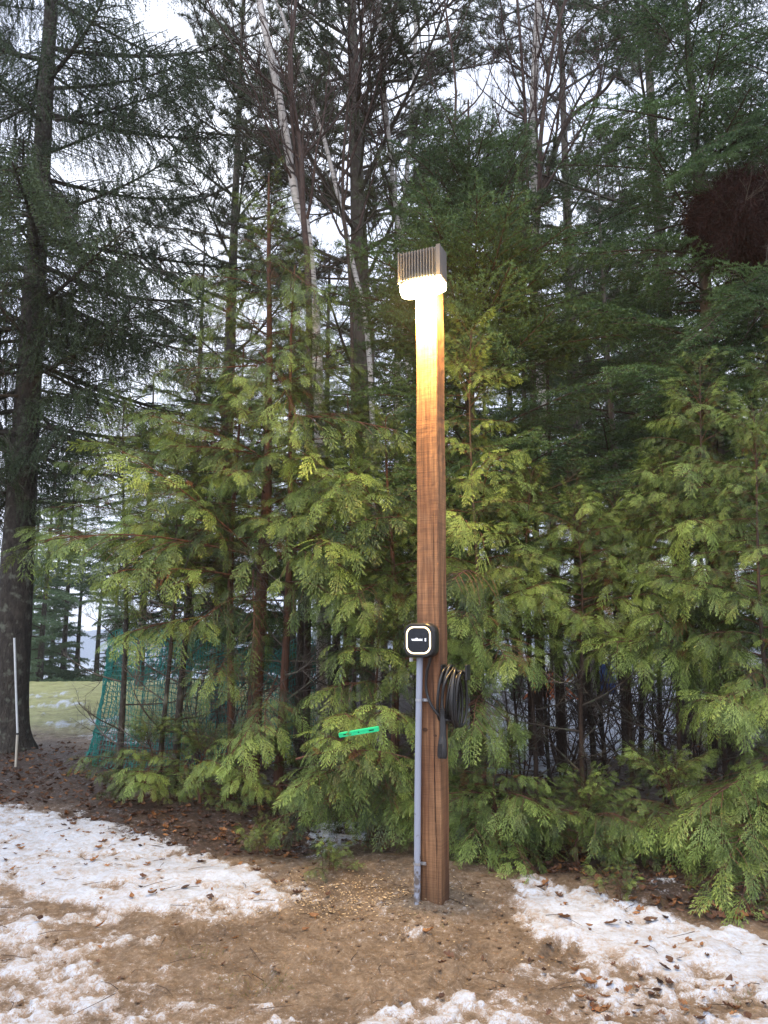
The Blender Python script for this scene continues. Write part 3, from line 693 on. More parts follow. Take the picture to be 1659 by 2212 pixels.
def local(px, py, off=.0, face=nF):     # a point on the plane of the post's front face (off metres proud)
    c = Vector((PX, PY, 0)) + face * (hw + off)
    r0 = at(px, py, 1.0) - Vector((0, 0, EYE)); t = face.dot(c - Vector((0, 0, EYE))) / face.dot(r0)
    return Vector((0, 0, EYE)) + r0 * t
def toloc(v, o):                         # world -> local of an unscaled empty turned about Z
    d = Vector(v) - o.location; a = -o.rotation_euler.z
    return Vector((d.x * math.cos(a) - d.y * math.sin(a), d.x * math.sin(a) + d.y * math.cos(a), d.z))
# lamp
lp = Vector((PX, PY, 3.635)) + nF * hw + Vector((.012, 0, 0))
lamp = empty('wall_light', lp, -TH)
tag(lamp, 'lit ribbed rectangular wall light glowing warm at the top of the timber post', 'outdoor light')
LW, LD, LH = .285, .13, .265
mb = MB(); bxm(mb, (0, -LD * .40, LH * .60), (LW, LD * .8, LH * .8), bev=.008); hous = mb.build('housing', M['alu'], lamp, smooth=False)
mb0 = MB(); bxm(mb0, (0, 0, 0), (.009, .020, LH * .70), bev=.002); finm = mb0.mesh('fin', [M['alu']], False)
for i in range(12):
    o = bpy.data.objects.new('fin', finm); C.objects.link(o); o.parent = hous; o.location = (-LW / 2 + .022 + i * .0192, -LD * .8 - .0102, LH * .62)
mb = MB()
for s in (-1,): bxm(mb, (s * (LW / 2 - .0055), -LD * .8 - .011, LH * .61), (.011, .022, LH * .78), bev=.002)
mb.build('side_cap', M['alu'], hous, smooth=False); mb = MB(); bxm(mb, (LW / 2 - .014, -LD * .8 - .011, LH * .61), (.028, .022, LH * .78), bev=.002)
mb.build('side_cap', M['alu'], hous, smooth=False)
mb = MB()
prof = [(-.004, .055), (-.004, .015), (-.03, -.022), (-.080, -.028), (-.125, -.006), (-.142, .040), (-.120, .062)]
n_ = 10
for k in range(n_):
    x = -LW / 2 + .005 + (LW - .01) * k / (n_ - 1); f = 1 - .25 * abs(2 * k / (n_ - 1) - 1) ** 4
    for (y, z) in prof: mb.v.append(np.array([[x, y * f, .056 + (z - .056) * f]]))
mb.v = [np.concatenate(mb.v)]; m_ = len(prof)
mb.f = [np.array([[k * m_ + j, k * m_ + j + 1, (k + 1) * m_ + j + 1, (k + 1) * m_ + j] for k in range(n_ - 1) for j in range(m_ - 1)])]
mb.m = [np.zeros(len(mb.f[0]), int)]; mb.t = [np.full(len(mb.v[0]), .5)]; mb.n = len(mb.v[0])
mb.add(mb.v[0][:m_], [list(range(m_))]); mb.add(mb.v[0][(n_ - 1) * m_:n_ * m_], [list(range(m_))])
mb.build('lens', M['lens'], lamp)
ld = bpy.data.lights.new('lamp_glow', 'POINT'); ld.shadow_soft_size = .05; ld.energy = 165; ld.color = (1, .62, .19)
for xl in (-.10, .105):
    lo = bpy.data.objects.new('lamp_light', ld); C.objects.link(lo); lo.parent = lamp; lo.location = (xl, -.115, -.085)
# charger
def rrect(w_, h_, r_, n=7):
    out = []
    for cx, cy, a0 in ((w_/2-r_, h_/2-r_, 0), (-w_/2+r_, h_/2-r_, 90), (-w_/2+r_, -h_/2+r_, 180), (w_/2-r_, -h_/2+r_, 270)):
        for k in range(n): a = R(a0 + 90 * k / (n - 1)); out.append((cx + r_ * math.cos(a), cy + r_ * math.sin(a)))
    return out
ctr = local(905, 1383, .09)
ch = empty('car_charger', (Vector((ctr.x, ctr.y, 0)) - nF * .09) + Vector((0, 0, ctr.z)), -TH)
tag(ch, 'black rounded square wall charger with glowing ring and coiled cable on the timber post', 'car charger')
mb = MB(); S = .195
sec = [(0, .92), (-.015, .97), (-.055, 1.0), (-.082, .985), (-.094, .94), (-.098, .90)]
for (y, s) in sec:
    mb.v.append(np.array([[x, y, z] for x, z in rrect(S * s, S * s * 1.03, .055 * s)]))
nr_ = len(mb.v[0]); mb.v = [np.concatenate(mb.v)]
mb.f = [np.array([[k * nr_ + j, k * nr_ + (j + 1) % nr_, (k + 1) * nr_ + (j + 1) % nr_, (k + 1) * nr_ + j] for k in range(len(sec) - 1) for j in range(nr_)])]
mb.m = [np.zeros(len(mb.f[0]), int)]; mb.t = [np.full(len(mb.v[0]), .5)]; mb.n = len(mb.v[0])
mb.add(mb.v[0][-nr_:], [list(range(nr_))])
mb.build('housing', M['black'], ch)
def ringmesh(w1, r1, w2, r2, y0, y1, wave=0):
    A = rrect(w1, w1 * 1.03, r1, 14); B = rrect(w2, w2 * 1.03, r2, 14); n = len(A); v = []
    for i in range(n):
        s = 1 + wave * math.sin(i * 1.9)
        v += [[A[i][0], y0, A[i][1]], [A[i][0], y1, A[i][1]], [B[i][0] * s, y1, B[i][1] * s], [B[i][0] * s, y0, B[i][1] * s]]
    f = []
    for i in range(n):
        a, c = i * 4, ((i + 1) % n) * 4
        for k in range(3): f.append([a + k, c + k, c + k + 1, a + k + 1])
    m_ = MB(); m_.add(v, f); return m_
ringmesh(.152, .046, .136, .040, -.097, -.1005, .012).build('light_ring', M['ring'], ch)
mb = MB(); v = [[x, -.0995, z] for x, z in rrect(.133, .137, .038)]; mb.add(v, [list(range(len(v)))]); mb.add([[p[0], -.0975, p[2]] for p in v] + v, [[i, (i + 1) % len(v), len(v) + (i + 1) % len(v), len(v) + i] for i in range(len(v))])
glass_ = mb.build('front_glass', M['glass'], ch)
txt = bpy.data.curves.new('brand_text', 'FONT'); txt.body = 'wallbox'; txt.size = .0215; txt.align_x = 'CENTER'; txt.align_y = 'CENTER'; txt.offset = .0005; txt.extrude = .0004
txt.materials.append(M['glowing_white_print']); tmp_ = bpy.data.objects.new('tmp', txt); C.objects.link(tmp_); bpy.context.view_layer.update(); tme = bpy.data.meshes.new_from_object(tmp_.evaluated_get(bpy.context.evaluated_depsgraph_get())); bpy.data.objects.remove(tmp_); to = bpy.data.objects.new('lettering', tme); C.objects.link(to); to.parent = glass_; to.location = (-.008, -.1004, .004); to.rotation_euler = (R(90), 0, 0)
mb = MB(); bxm(mb, (.044, -.1004, .008), (.0075, .001, .007)); bxm(mb, (.044, -.1004, -.002), (.0075, .001, .007)); bxm(mb, (.044, -.1004, .003), (.0025, .001, .006))
mb.build('symbol', M['glowing_white_print'], glass_, smooth=False)
mb = MB(); tube(mb, [[-.065, -.05, -.1], [-.065, -.05, -.122]], .011, 12, cap=True); mb.build('cable_gland', flat('pale_gland', (.55, .56, .58), .4), ch)
# cable, coil and plug (parts of the charger)
def smooth_path(pts, n=60):
    pts = np.array(pts, float); k = len(pts); out = []
    for i in range(k - 1):
        p0, p1, p2, p3 = pts[max(0, i - 1)], pts[i], pts[i + 1], pts[min(k - 1, i + 2)]
        for t in np.linspace(0, 1, max(3, n // (k - 1)), endpoint=False):
            out.append(.5 * ((2 * p1) + (-p0 + p2) * t + (2 * p0 - 5 * p1 + 4 * p2 - p3) * t * t + (-p0 + 3 * p1 - 3 * p2 + p3) * t ** 3))
    out.append(pts[-1]); return np.array(out)
ci = ch
def L_(px, py, off): return np.array(toloc(local(px, py, off), ci))
mb = MB()
cable = smooth_path([L_(930, 1405, .05), L_(929, 1425, .05), L_(922, 1455, .035), L_(921, 1490, .03), L_(930, 1520, .035), L_(945, 1542, .03), L_(957, 1555, .02)], 70)
tube(mb, cable, .0085, 10); mb.build('lead_cable', M['rubber'], ch)
mb = MB(); rx_ = hw - (ci.location - Vector((PX, PY, 0))).dot(nF) * 0
sideX = (Vector((PX, PY, 0)) + nS * hw - Vector((ci.location.x, ci.location.y, 0))).dot(nS)     # local x of the post's right face
cz = toloc(at(968, 1500, PY), ci).z
loops = []
nl_ = 7
for k in range(nl_):
    xo = sideX + .016 + .0165 * (k % 7) + u(-.002, .002); hh = .155 + .012 * math.sin(k * 2.1) ; ww = .085 + .012 * math.cos(k * 1.7); zc = cz - .004 * k + u(-.012, .01)
    a0 = np.linspace(0, 2 * math.pi, 46)
    y = .06 + ww * np.sin(a0) + .004 * np.sin(3 * a0 + k); z = zc + hh * np.cos(a0) - .018 * (np.sin(a0) ** 2)
    x = xo + .0145 * (a0 / (2 * math.pi)) + .012 * np.sin(a0 + k) - .016 * (np.cos(a0) - 1) * -.6
    loops.append(np.stack([x, y, z], -1))
tube(mb, np.concatenate(loops), .0085, 9)
mb.build('coiled_cable', M['rubber'], ch)
mb = MB(); tube(mb, [[sideX, .06, cz + .13], [sideX + .15, .06, cz + .135]], .011, 10, cap=True); bxm(mb, (sideX + .155, .06, cz + .13), (.012, .07, .09), bev=.004); bxm(mb, (sideX + .006, .06, cz + .12), (.012, .08, .11), bev=.004)
mb.build('cable_hook', M['black'], ch, smooth=False)
mb = MB()
pl0 = toloc(local(952, 1535, .035), ci); pl = np.array(pl0)
ax = pl + np.array([.012, 0, 0])
tube(mb, [ax + [0, 0, .0], ax + [0, 0, -.04], ax + [0, 0, -.05], ax + [0, -.002, -.13], ax + [0, -.006, -.16], ax + [0, -.012, -.2], ax + [.001, -.016, -.245], ax + [.001, -.018, -.26]],
     [.014, .0155, .0175, .0185, .023, .028, .029, .024], 14, cap=True)
plg = mb.build('plug_handle', M['black'], ch)
mb = MB()
for k in range(4): tube(mb, [ax + [0, 0, .012 - .011 * k], ax + [0, 0, .006 - .011 * k]], .0175, 12, cap=True)
mb.build('strain_relief', M['rubber'], plg)
mb = MB(); bxm(mb, ax + [-.004, -.045, -.2], (.018, .006, .05), bev=.002); mb.build('plug_latch', M['rubber'], plg, smooth=False)
mb = MB(); tube(mb, smooth_path([cable[-1], cable[-1] + [.03, .02, -.005], loops[0][24]], 16), .0085, 8); mb.build('cable_join', M['rubber'], ch)
mb = MB(); tube(mb, smooth_path([ax + [0, 0, .0], ax + [-.003, .004, .06], ax + [.012, .012, .16], loops[3][0]], 40), .0085, 8); mb.build('plug_cable', M['rubber'], ch)
# conduit
ctop = local(907, 1415, .03); cbot = local(901, 1950, .03)
cd = empty('conduit_pipe', (cbot.x, cbot.y, GZ0 - .05), 0); tag(cd, 'grey plastic conduit pipe running from the charger down the post into the mud', 'conduit')
a_ = np.array(toloc(Vector((cbot.x, cbot.y, GZ0 - .05)), cd)); b_ = np.array(toloc(ctop, cd))
mb = MB(); tube(mb, [a_ + (b_ - a_) * t + np.array([-.004, 0, 0]) * math.sin(t * 3.1) for t in np.linspace(0, 1, 14)], .0185, 20, cap=True); mb.build('pipe', M['grey_pvc'], cd)
for (px_, py_) in ((903, 1512), (899, 1865)):
    q = np.array(toloc(local(px_, py_, .03), cd)); q = a_ + (b_ - a_) * ((q[2] - a_[2]) / (b_[2] - a_[2]))
    mb = MB(); tube(mb, [q + [-.003, 0, -.007], q + [-.003, 0, .007]], .0215, 18, cap=True)
    e = np.array(nS); bxm(mb, q + e * .030 + np.array(nF) * -.016, (.030, .006, .016), rot=rotz(-TH)); stp = mb.build('strap', M['steel'], cd, smooth=False)
    mb = MB(); c2 = q + e * .034 + np.array(nF) * -.010; tube(mb, [c2, c2 + np.array(nF) * .004], .006, 8, cap=True); mb.build('screw', M['steel'], stp)

# ------------------------------------------------------------------ trees
CAM_SIDE = lambda: None
# big Norway spruce on the left
def kl(pos, az, z): return True
sp = make_tree('spruce_tree', 'huge dark spruce with thick flared trunk behind the white stake at the left edge', 12, 10.9, 17, .26, M['spruce_bark'], [
    ('spruce', 32, 7.6, 15.5, 3.1, 2.2, dict(pitch=(-14, 12))),
    ('spruce', 16, 3.6, 7.4, 2.8, 3.2, dict(pitch=(-14, 10), az=(100, 260))),
    ('spruce', 7, 3.9, 7.2, 2.6, 3.0, dict(pitch=(-12, 12), az=(-70, 50))),
    ('spruce_bare', 14, 3.2, 7.4, 2.4, 3.2, dict(pitch=(-25, 5))),
    ('deadlimb', 18, 2.8, 8.0, 1.4, 2.4, dict(pitch=(-25, 10), name='dead_branch')),
], flare=.17, sides=28, wob=.02, lean=(-.25, 0))
for (a, b_) in (((110, 460), (430, 330)), ((100, 520), (450, 560)), ((112, 190), (440, 150)), ((120, 260), (420, 190)), ((95, 640), (470, 730)), ((90, 800), (380, 860)), ((60, 1080), (190, 1050)), ((88, 700), (400, 690))):
    hero(sp, 'spruce' if rnd() < .9 else 'spruce_bare', at(a[0], a[1], 10.8), at(b_[0], b_[1], 9.8))
make_tree('spruce_tree', 'dark spruce beyond the left edge whose branches hang in behind the huge trunk', -170, 12.2, 16, .2, M['spruce_bark'], [
    ('spruce', 40, 3.4, 14.5, 2.6, 1.5, dict(pitch=(-18, 8)))])
# white pine
make_tree('pine_tree', 'tall grey trunked pine rising behind the lamp between the birches', 815, 13.5, 19, .27, M['pine_bark'], [
    ('pine', 42, 7.4, 17, 3.9, 3.0, dict(pitch=(0, 28))),
    ('deadlimb', 26, 5.5, 13, 2.6, 3.4, dict(pitch=(-5, 28), name='dead_branch')),
], lean=(-.75, 0))
make_tree('pine_tree', 'bushy pine left of the leaning birch with brownish grey needles', 470, 15.5, 17, .2, M['pine_bark'], [
    ('pine', 38, 5.0, 16, 3.2, 2.4, dict(pitch=(0, 25))), ('deadlimb', 14, 4, 12, 2.2, 2.8, dict(pitch=(0, 25), name='dead_branch'))])
make_tree('pine_tree', 'hazy pine behind the straight birch to the right of the lamp', 1270, 15.0, 18, .19, M['pine_bark'], [
    ('pine', 38, 6.0, 16.5, 3.0, 2.4, dict(pitch=(0, 25))), ('deadlimb', 12, 4, 12, 2.2, 2.8, dict(pitch=(0, 25), name='dead_branch'))])
make_tree('pine_tree', 'grey trunked pine at upper right behind the green boughs', 1495, 11.5, 16, .17, M['pine_bark'], [
    ('pine', 20, 6.4, 15, 2.7, 2.2, dict(pitch=(0, 25))), ('fir', 30, 3.0, 9, 2.2, 1.8, dict(pitch=(-8, 12))),
    ('deadlimb', 10, 3, 9, 1.8, 1.6, dict(pitch=(-5, 20), name='dead_branch'))])
# birches
def birch(label, pts, Y, r0, r1, limbs=12, kind='birchb', mat=None, L=(1.6, 2.8), dark=False):
    w_ = [np.array(at(p[0], p[1], Y + (p[2] if len(p) > 2 else 0))) for p in pts]
    base = w_[0].copy(); g = gz(base[0], base[1])
    foot = np.array([base[0] + (base[0] - w_[1][0]) * .5, base[1], g - .03]); path = smooth_path([foot] + w_, 24)
    t0 = empty('birch_tree' if not dark else 'bare_tree', tuple(foot)); tag(t0, label, 'tree')
    P = path - foot; mb = MB(); tube(mb, P, np.linspace(r0, r1, len(P)), 12, 0, wob=.06); mb.build('trunk', mat or M['birch'], t0)
    for i in range(limbs):
        t = u(.35, .98); p, d = pathat(P, t); az = u(0, 6.28)
        if i % 5 > 2: continue
        place_branch(t0, kind, p, az, R(u(25, 60)), u(*L) * (1.2 - .5 * t))
    return t0
b1 = birch('pale birch leaning left with a stout flaking trunk', [(690, 900), (665, 520), (640, 430), (610, 250), (560, 0), (530, -160)], 9.6, .072, .045, 12)
b2 = birch('thin birch leaning left just right of the stout flaking one', [(800, 800), (760, 560), (700, 300), (640, 120), (570, -80)], 11.5, .045, .025, 9)
b3 = birch('slim white birch in front of the tall pine trunk', [(880, 700), (852, 420), (828, 180), (815, -60), (812, -200)], 12.0, .05, .035, 9)
b4 = birch('slender birch right of the pine trunk curving upward above the lamp', [(860, 760), (872, 460), (893, 200), (900, -40), (905, -200)], 12.6, .05, .03, 9)
b5 = birch('straight white birch standing right of the lamp with one long arching limb', [(1185, 1000), (1158, 700), (1158, 450), (1150, 300), (1163, 0), (1170, -160)], 11.0, .085, .055, 14)
for q in (((1165, 430), (1225, 265), (1310, 190), (1360, 100)),):
    pth = smooth_path([np.array(at(p[0], p[1], 10.8)) - np.array(b5.location) for p in q], 24); mb = MB(); tube(mb, pth, np.linspace(.045, .014, len(pth)), 8); mb.build('arching_limb', M['twig'], b5)
    for t in np.linspace(.3, 1, 12):
        p, d = pathat(pth, min(.99, t)); place_branch(b5, 'birchb', p, u(0, 6.28), R(u(20, 60)), u(.7, 1.3))
birch('dark bare sapling forking beside the leaning birch', [(668, 700), (655, 460), (650, 330), (625, 150), (640, 0), (655, -120)], 9.3, .045, .02, 12, mat=M['redtwig'], dark=True, L=(1.2, 2.0))
birch('dark reddish bare sapling left of the straight birch', [(1130, 700), (1140, 420), (1135, 250), (1122, 60), (1110, -80)], 10.4, .035, .018, 12, mat=M['redtwig'], dark=True, L=(1.2, 2.0))
birch('dark bare sapling crossing the straight birch and spreading right', [(1150, 700), (1165, 430), (1168, 300), (1195, 100), (1240, -60)], 10.3, .05, .02, 14, mat=M['redtwig'], dark=True, L=(1.3, 2.2))
birch('thin bare sapling above the lamp between birch and fir', [(960, 700), (968, 420), (985, 200), (960, 0), (950, -100)], 10.0, .025, .012, 12, mat=M['redtwig'], dark=True, L=(1.0, 1.8))
birch('thin bare sapling in the sky gap left of centre', [(760, 700), (740, 420), (755, 200), (790, 0), (800, -100)], 10.6, .03, .014, 12, mat=M['twig'], dark=True, L=(1.2, 2.0))

# fir right behind the lamp
FIRO = dict(pitch=(2, 28))
make_tree('fir_tree', 'dark green fir rising directly behind the lamp head', 1035, 7.9, 7.6, .09, M['twig'], [
    ('fir', 56, 2.0, 4.8, 1.6, 1.45, FIRO), ('fir', 95, 4.4, 6.9, 1.6, .75, dict(pitch=(6, 36))), ('fir', 14, 6.4, 7.2, .55, .25, dict(pitch=(30, 60)))])
make_tree('fir_tree', 'narrow fir filling the gap behind the post at mid height', 905, 9.2, 6.2, .07, M['twig'], [
    ('fir', 40, 1.2, 5.6, 1.4, .5, FIRO), ('fir', 8, 5.5, 6.1, .4, .2, dict(pitch=(30, 60)))])
make_tree('fir_tree', 'loose fir between the birch and the hazy trunk on the right', 1215, 9.5, 6.0, .07, M['twig'], [
    ('fir', 30, 2.2, 5.6, 1.4, .5, FIRO)])
make_tree('fir_tree', 'fir with a slim grey trunk and sky gaps beside it right of centre', 1358, 10.5, 8.6, .085, M['pine_bark'], [
    ('fir', 32, 2.3, 8.3, 1.6, .7, dict(pitch=(-8, 15))), ('deadlimb', 14, 1.5, 7, 1.3, .9, dict(pitch=(0, 20), name='dead_branch'))])
rt = make_tree('fir_tree', 'large green conifer at the right edge holding the maroon tangle', 1600, 7.9, 11, .12, M['pine_bark'], [
    ('fir', 44, 2.4, 5.4, 1.7, 1.5, dict(pitch=(-10, 14))), ('fir', 70, 5.4, 10.5, 1.7, .9, dict(pitch=(-6, 22))),
    ('deadlimb', 8, 3, 8, 1.1, .8, dict(name='dead_branch'))])
make_tree('fir_tree', 'green conifer just beyond the right edge with boughs reaching in', 1830, 7.6, 10, .12, M['pine_bark'], [
    ('fir', 64, 2.2, 9.6, 1.9, .8, dict(pitch=(-8, 14)))])
# maroon tangle of dead needles
bc = at(1592, 480, 7.3)
wb = empty('dead_foliage_clump', bc); tag(wb, 'dark maroon ball of dead needles and twigs hanging in the upper right conifer', 'dead foliage')
mb = MB(); n_ = 42000
D = nrm(RNG.normal(size=(n_, 3))); rad_ = RNG.uniform(.25, 1, n_) ** .45; rad_ *= .55 + .85 * fbm(D[:, 0] * 2 + 5, D[:, 2] * 3 + D[:, 1] * 2, 1.3, 4)
B = D * rad_[:, None] * np.array([.50, .44, .52]); T = nrm(D * .6 + RNG.normal(size=(n_, 3)) * .6 + [0, 0, -.3]); S_ = nrm(np.cross(T, RNG.normal(size=(n_, 3)))) * .004
mb.add(np.stack([B - S_, B + S_, B + T * RNG.uniform(.04, .11, n_)[:, None]], 1).reshape(-1, 3), np.arange(3 * n_).reshape(-1, 3), 0, np.repeat(RNG.random(n_), 3))
tag(mb.build('dead_needles', M['maroon'], wb), kind='stuff')
for i in range(26):
    place_branch(wb, 'deadlimb', (u(-.2, .2), u(-.2, .1), u(-.3, .3)), u(0, 6.28), R(u(-70, 40)), u(.45, .9), name='twig')

for (a, b_) in (((1720, 560), (1560, 620)), ((1600, 330), (1440, 350)), ((1640, 620), (1480, 720)), ((1640, 660), (1560, 560)), ((1650, 250), (1500, 300))):
    hero(rt, 'fir', at(a[0], a[1], 7.3), at(b_[0], b_[1], 6.5))
# ---- cedars
CED = 'cedar'
def cedar(label, px, Y, h, r=.05, n=70, z0=.8, L=(.9, .35), low=0, lean=(0, 0), keep=None, kind='cedar', pit=(0, 26), X=None, bk='cedar_bark'):
    crown = [(kind, int(n * .74), z0, h * .93, L[0], L[1], dict(pitch=pit, keep=keep)), (kind, 14, h * .82, h, .42, .24, dict(pitch=(40, 75)))]
    if z0 > 1.0 and h > 2: crown.append(('deadlimb', 12, .25, z0 + .3, .75, .8, dict(pitch=(-10, 35), name='dead_branch')))
    if low: crown.append((kind, low, .12, .6, .75, .6, dict(pitch=(-5, 25))))
    return make_tree('cedar_tree', label, px, Y, h, r, M[bk], crown, lean=lean, wob=.07, X=X)
c1 = cedar('tall cedar with the thick red brown trunk in the left clump', 540, 7.4, 6.3, .085, 64, 2.35, (1.15, .45), lean=(.10, 0))
c2 = cedar('cedar with slim reddish trunk just right of the thick one', 598, 7.2, 5.2, .05, 36, 2.2, (.95, .4), lean=(.12, 0))
c3 = cedar('cedar whose trunk forks close left of the thick red one', 500, 7.7, 4.6, .05, 34, 2.1, (.95, .4), lean=(-.1, 0))
c4 = cedar('thin stemmed cedar in front of the middle of the green netting', 375, 8.0, 4.8, .045, 46, 2.0, (1.0, .45), bk='spruce_bark', lean=(0.12, 0))
c5 = cedar('slight crooked cedar in front of the left part of the netting', 338, 7.5, 3.7, .03, 28, 2.0, (.95, .4), bk='spruce_bark', lean=(0.12, 0))
c6 = cedar('leftmost cedar with a thin dark stem before the netting', 255, 8.2, 4.1, .04, 48, 1.95, (1.25, .45), bk='spruce_bark', lean=(-0.08, 0))
c7 = cedar('dark stemmed cedar standing behind the right end of the netting', 640, 8.6, 4.9, .055, 40, 2.1, (1.1, .4), bk='spruce_bark', lean=(0.10, 0))
c8 = cedar('shaded cedar halfway between netting and post', 745, 8.0, 4.2, .05, 46, 1.9, (1.0, .4), low=2)
c9 = cedar('cedar behind the post with boughs lit yellow by the lamp', 850, 6.9, 3.6, .045, 52, 1.15, (.9, .35), low=7)
c10 = cedar('low cedar left of the post touching the green level', 800, 6.35, 1.75, .03, 26, .35, (.7, .3), low=12)
c11 = cedar('slender cedar rising close right of the post', 1045, 6.3, 4.15, .026, 78, .7, (.85, .3), low=14, bk='twig')
c12 = cedar('bushy cedar right of the post with bright layered tips', 1160, 6.9, 3.0, .026, 54, 1.5, (.9, .4), bk='twig')
c13 = cedar('cedar with a spiky top in the middle of the right hedge', 1265, 6.5, 2.75, .026, 50, 1.45, (.9, .4), bk='twig')
c14 = cedar('cedar behind the gap where snow shows through the stems', 1370, 7.1, 2.9, .026, 50, 1.55, (.95, .4), bk='twig')
c15 = cedar('broad cedar with pale green tips near the right edge', 1480, 6.5, 3.1, .026, 60, 1.4, (1.0, .4), low=4, bk='twig')
c16 = cedar('taller cedar at the right edge with silvery green sprays', 1575, 6.3, 3.85, .026, 84, .9, (1.0, .35), low=16, bk='twig')
c17 = cedar('front cedar at the lower right corner of the hedge', 1690, 5.5, 3.2, .026, 76, .4, (.95, .35), low=20, bk='twig')
c18 = cedar('low spreading cedar at the foot of the right hedge', 1480, 5.5, .6, .025, 12, .15, (.6, .4), low=9)
c19 = cedar('low cedar at the foot of the hedge between post and gap', 1080, 5.85, .75, .022, 18, .2, (.55, .35), low=10)
c20 = cedar('short green cedar low at the left end of the clump', 310, 7.35, .6, .02, 14, .12, (.6, .35), low=8)
c21 = cedar('low straggling cedar at the foot of the red trunks', 560, 6.9, .5, .02, 8, .1, (.45, .3), low=4)
c22 = cedar('low cedar in the middle of the left clump beside the thin stems', 430, 7.2, .5, .02, 9, .1, (.5, .35), low=4)
c23 = cedar('low cedar between gap and post at the hedge foot', 1250, 5.6, .40, .022, 9, .1, (.45, .35), low=5)
c24 = cedar('cedar beyond the right edge standing behind the front one', 1800, 6.4, 4.2, .026, 70, .6, (1.1, .4), bk='twig')
c25 = cedar('dark cedar deep behind the post and the lamp lit boughs', 960, 8.3, 4.4, .05, 50, 1.2, (1.1, .4))
# particular boughs read off the photograph
def hb(tree, *rows):
    for (ax_, ay, aY, bx_, by, bY) in rows: hero(tree, 'cedar', at(ax_, ay, aY), at(bx_, by, bY), roll=u(-.25, .25))
hb(c1, (548, 1195, 7.3, 285, 940, 6.3), (545, 1200, 7.3, 90, 1115, 6.3), (550, 1150, 7.3, 700, 1000, 6.4), (556, 1180, 7.2, 760, 1170, 6.0), (548, 1230, 7.2, 540, 1370, 6.5),
   (560, 760, 7.3, 655, 890, 6.5), (556, 790, 7.3, 330, 800, 6.7), (560, 700, 7.3, 440, 640, 6.8), (548, 1250, 7.3, 250, 1200, 6.4), (540, 1280, 7.2, 400, 1330, 6.6), (560, 900, 7.3, 860, 890, 6.5),
   (556, 980, 7.3, 330, 870, 6.6), (560, 620, 7.3, 420, 560, 6.9), (565, 560, 7.3, 700, 610, 6.8))
hb(c2, (602, 1180, 7.1, 740, 1005, 5.9), (602, 1210, 7.1, 850, 1060, 5.8), (600, 1460, 7.1, 560, 1560, 6.4), (600, 1480, 7.1, 500, 1600, 6.3), (605, 1260, 7.1, 720, 1260, 6.2))
hb(c3, (500, 1400, 7.6, 460, 1440, 6.7), (498, 1330, 7.6, 270, 1330, 6.8))
hb(c9, (850, 1190, 6.8, 780, 980, 5.9), (850, 1220, 6.8, 700, 1120, 5.8), (850, 1250, 6.8, 760, 1290, 5.8), (850, 1150, 6.8, 890, 1010, 5.8), (850, 1480, 6.8, 720, 1440, 5.7), (850, 1430, 6.8, 740, 1380, 5.9), (850, 1120, 6.8, 660, 960, 6.1))
hb(c10, (640, 1640, 5.6, 880, 1590, 5.22), (860, 1640, 5.7, 700, 1585, 5.30), (800, 1620, 6.3, 640, 1660, 5.4), (800, 1600, 6.3, 720, 1500, 5.4), (800, 1560, 6.3, 860, 1480, 5.4), (800, 1620, 6.3, 870, 1700, 5.4), (800, 1660, 6.3, 690, 1620, 5.3))
hb(c11, (1045, 1100, 6.2, 1050, 950, 5.6), (1045, 1250, 6.2, 960, 1210, 4.95), (1045, 1350, 6.2, 1000, 1290, 5.1), (1045, 1380, 6.2, 1080, 1390, 5.2), (1045, 1700, 6.2, 1010, 1770, 5.3), (1045, 1720, 6.2, 1150, 1700, 5.3), (1045, 1500, 6.2, 1000, 1540, 5.2), (1045, 1180, 6.2, 1000, 1060, 5.4))
hb(c15, (1480, 1400, 6.4, 1330, 1340, 5.5), (1480, 1330, 6.4, 1400, 1290, 5.5), (1480, 1250, 6.4, 1430, 1180, 5.8), (1480, 1750, 6.4, 1380, 1730, 5.3), (1480, 1780, 6.4, 1540, 1920, 5.0))
hb(c16, (1575, 1100, 6.2, 1470, 960, 5.7), (1575, 1150, 6.2, 1480, 1100, 5.6), (1575, 1300, 6.2, 1500, 1260, 5.3), (1575, 1500, 6.2, 1600, 1500, 5.2))
hb(c17, (1680, 1500, 5.4, 1560, 1450, 4.9), (1680, 1650, 5.4, 1500, 1700, 4.7), (1680, 1750, 5.4, 1540, 1840, 4.6), (1680, 1850, 5.4, 1590, 1950, 4.5))
# a few dead sprays in the left crown
for (x_, y_) in ((440, 930), (505, 900), (490, 1000)):
    hero(c3, 'cedar_dead', at(x_ + 40, y_ - 20, 7.6), at(x_, y_, 7.3), name='dead_branch')
for i in range(3): hero(c4, 'cedar_dead', at(350 + 60 * i, 1680, 7.6), at(380 + 60 * i, 1760, 7.2), name='dead_branch')

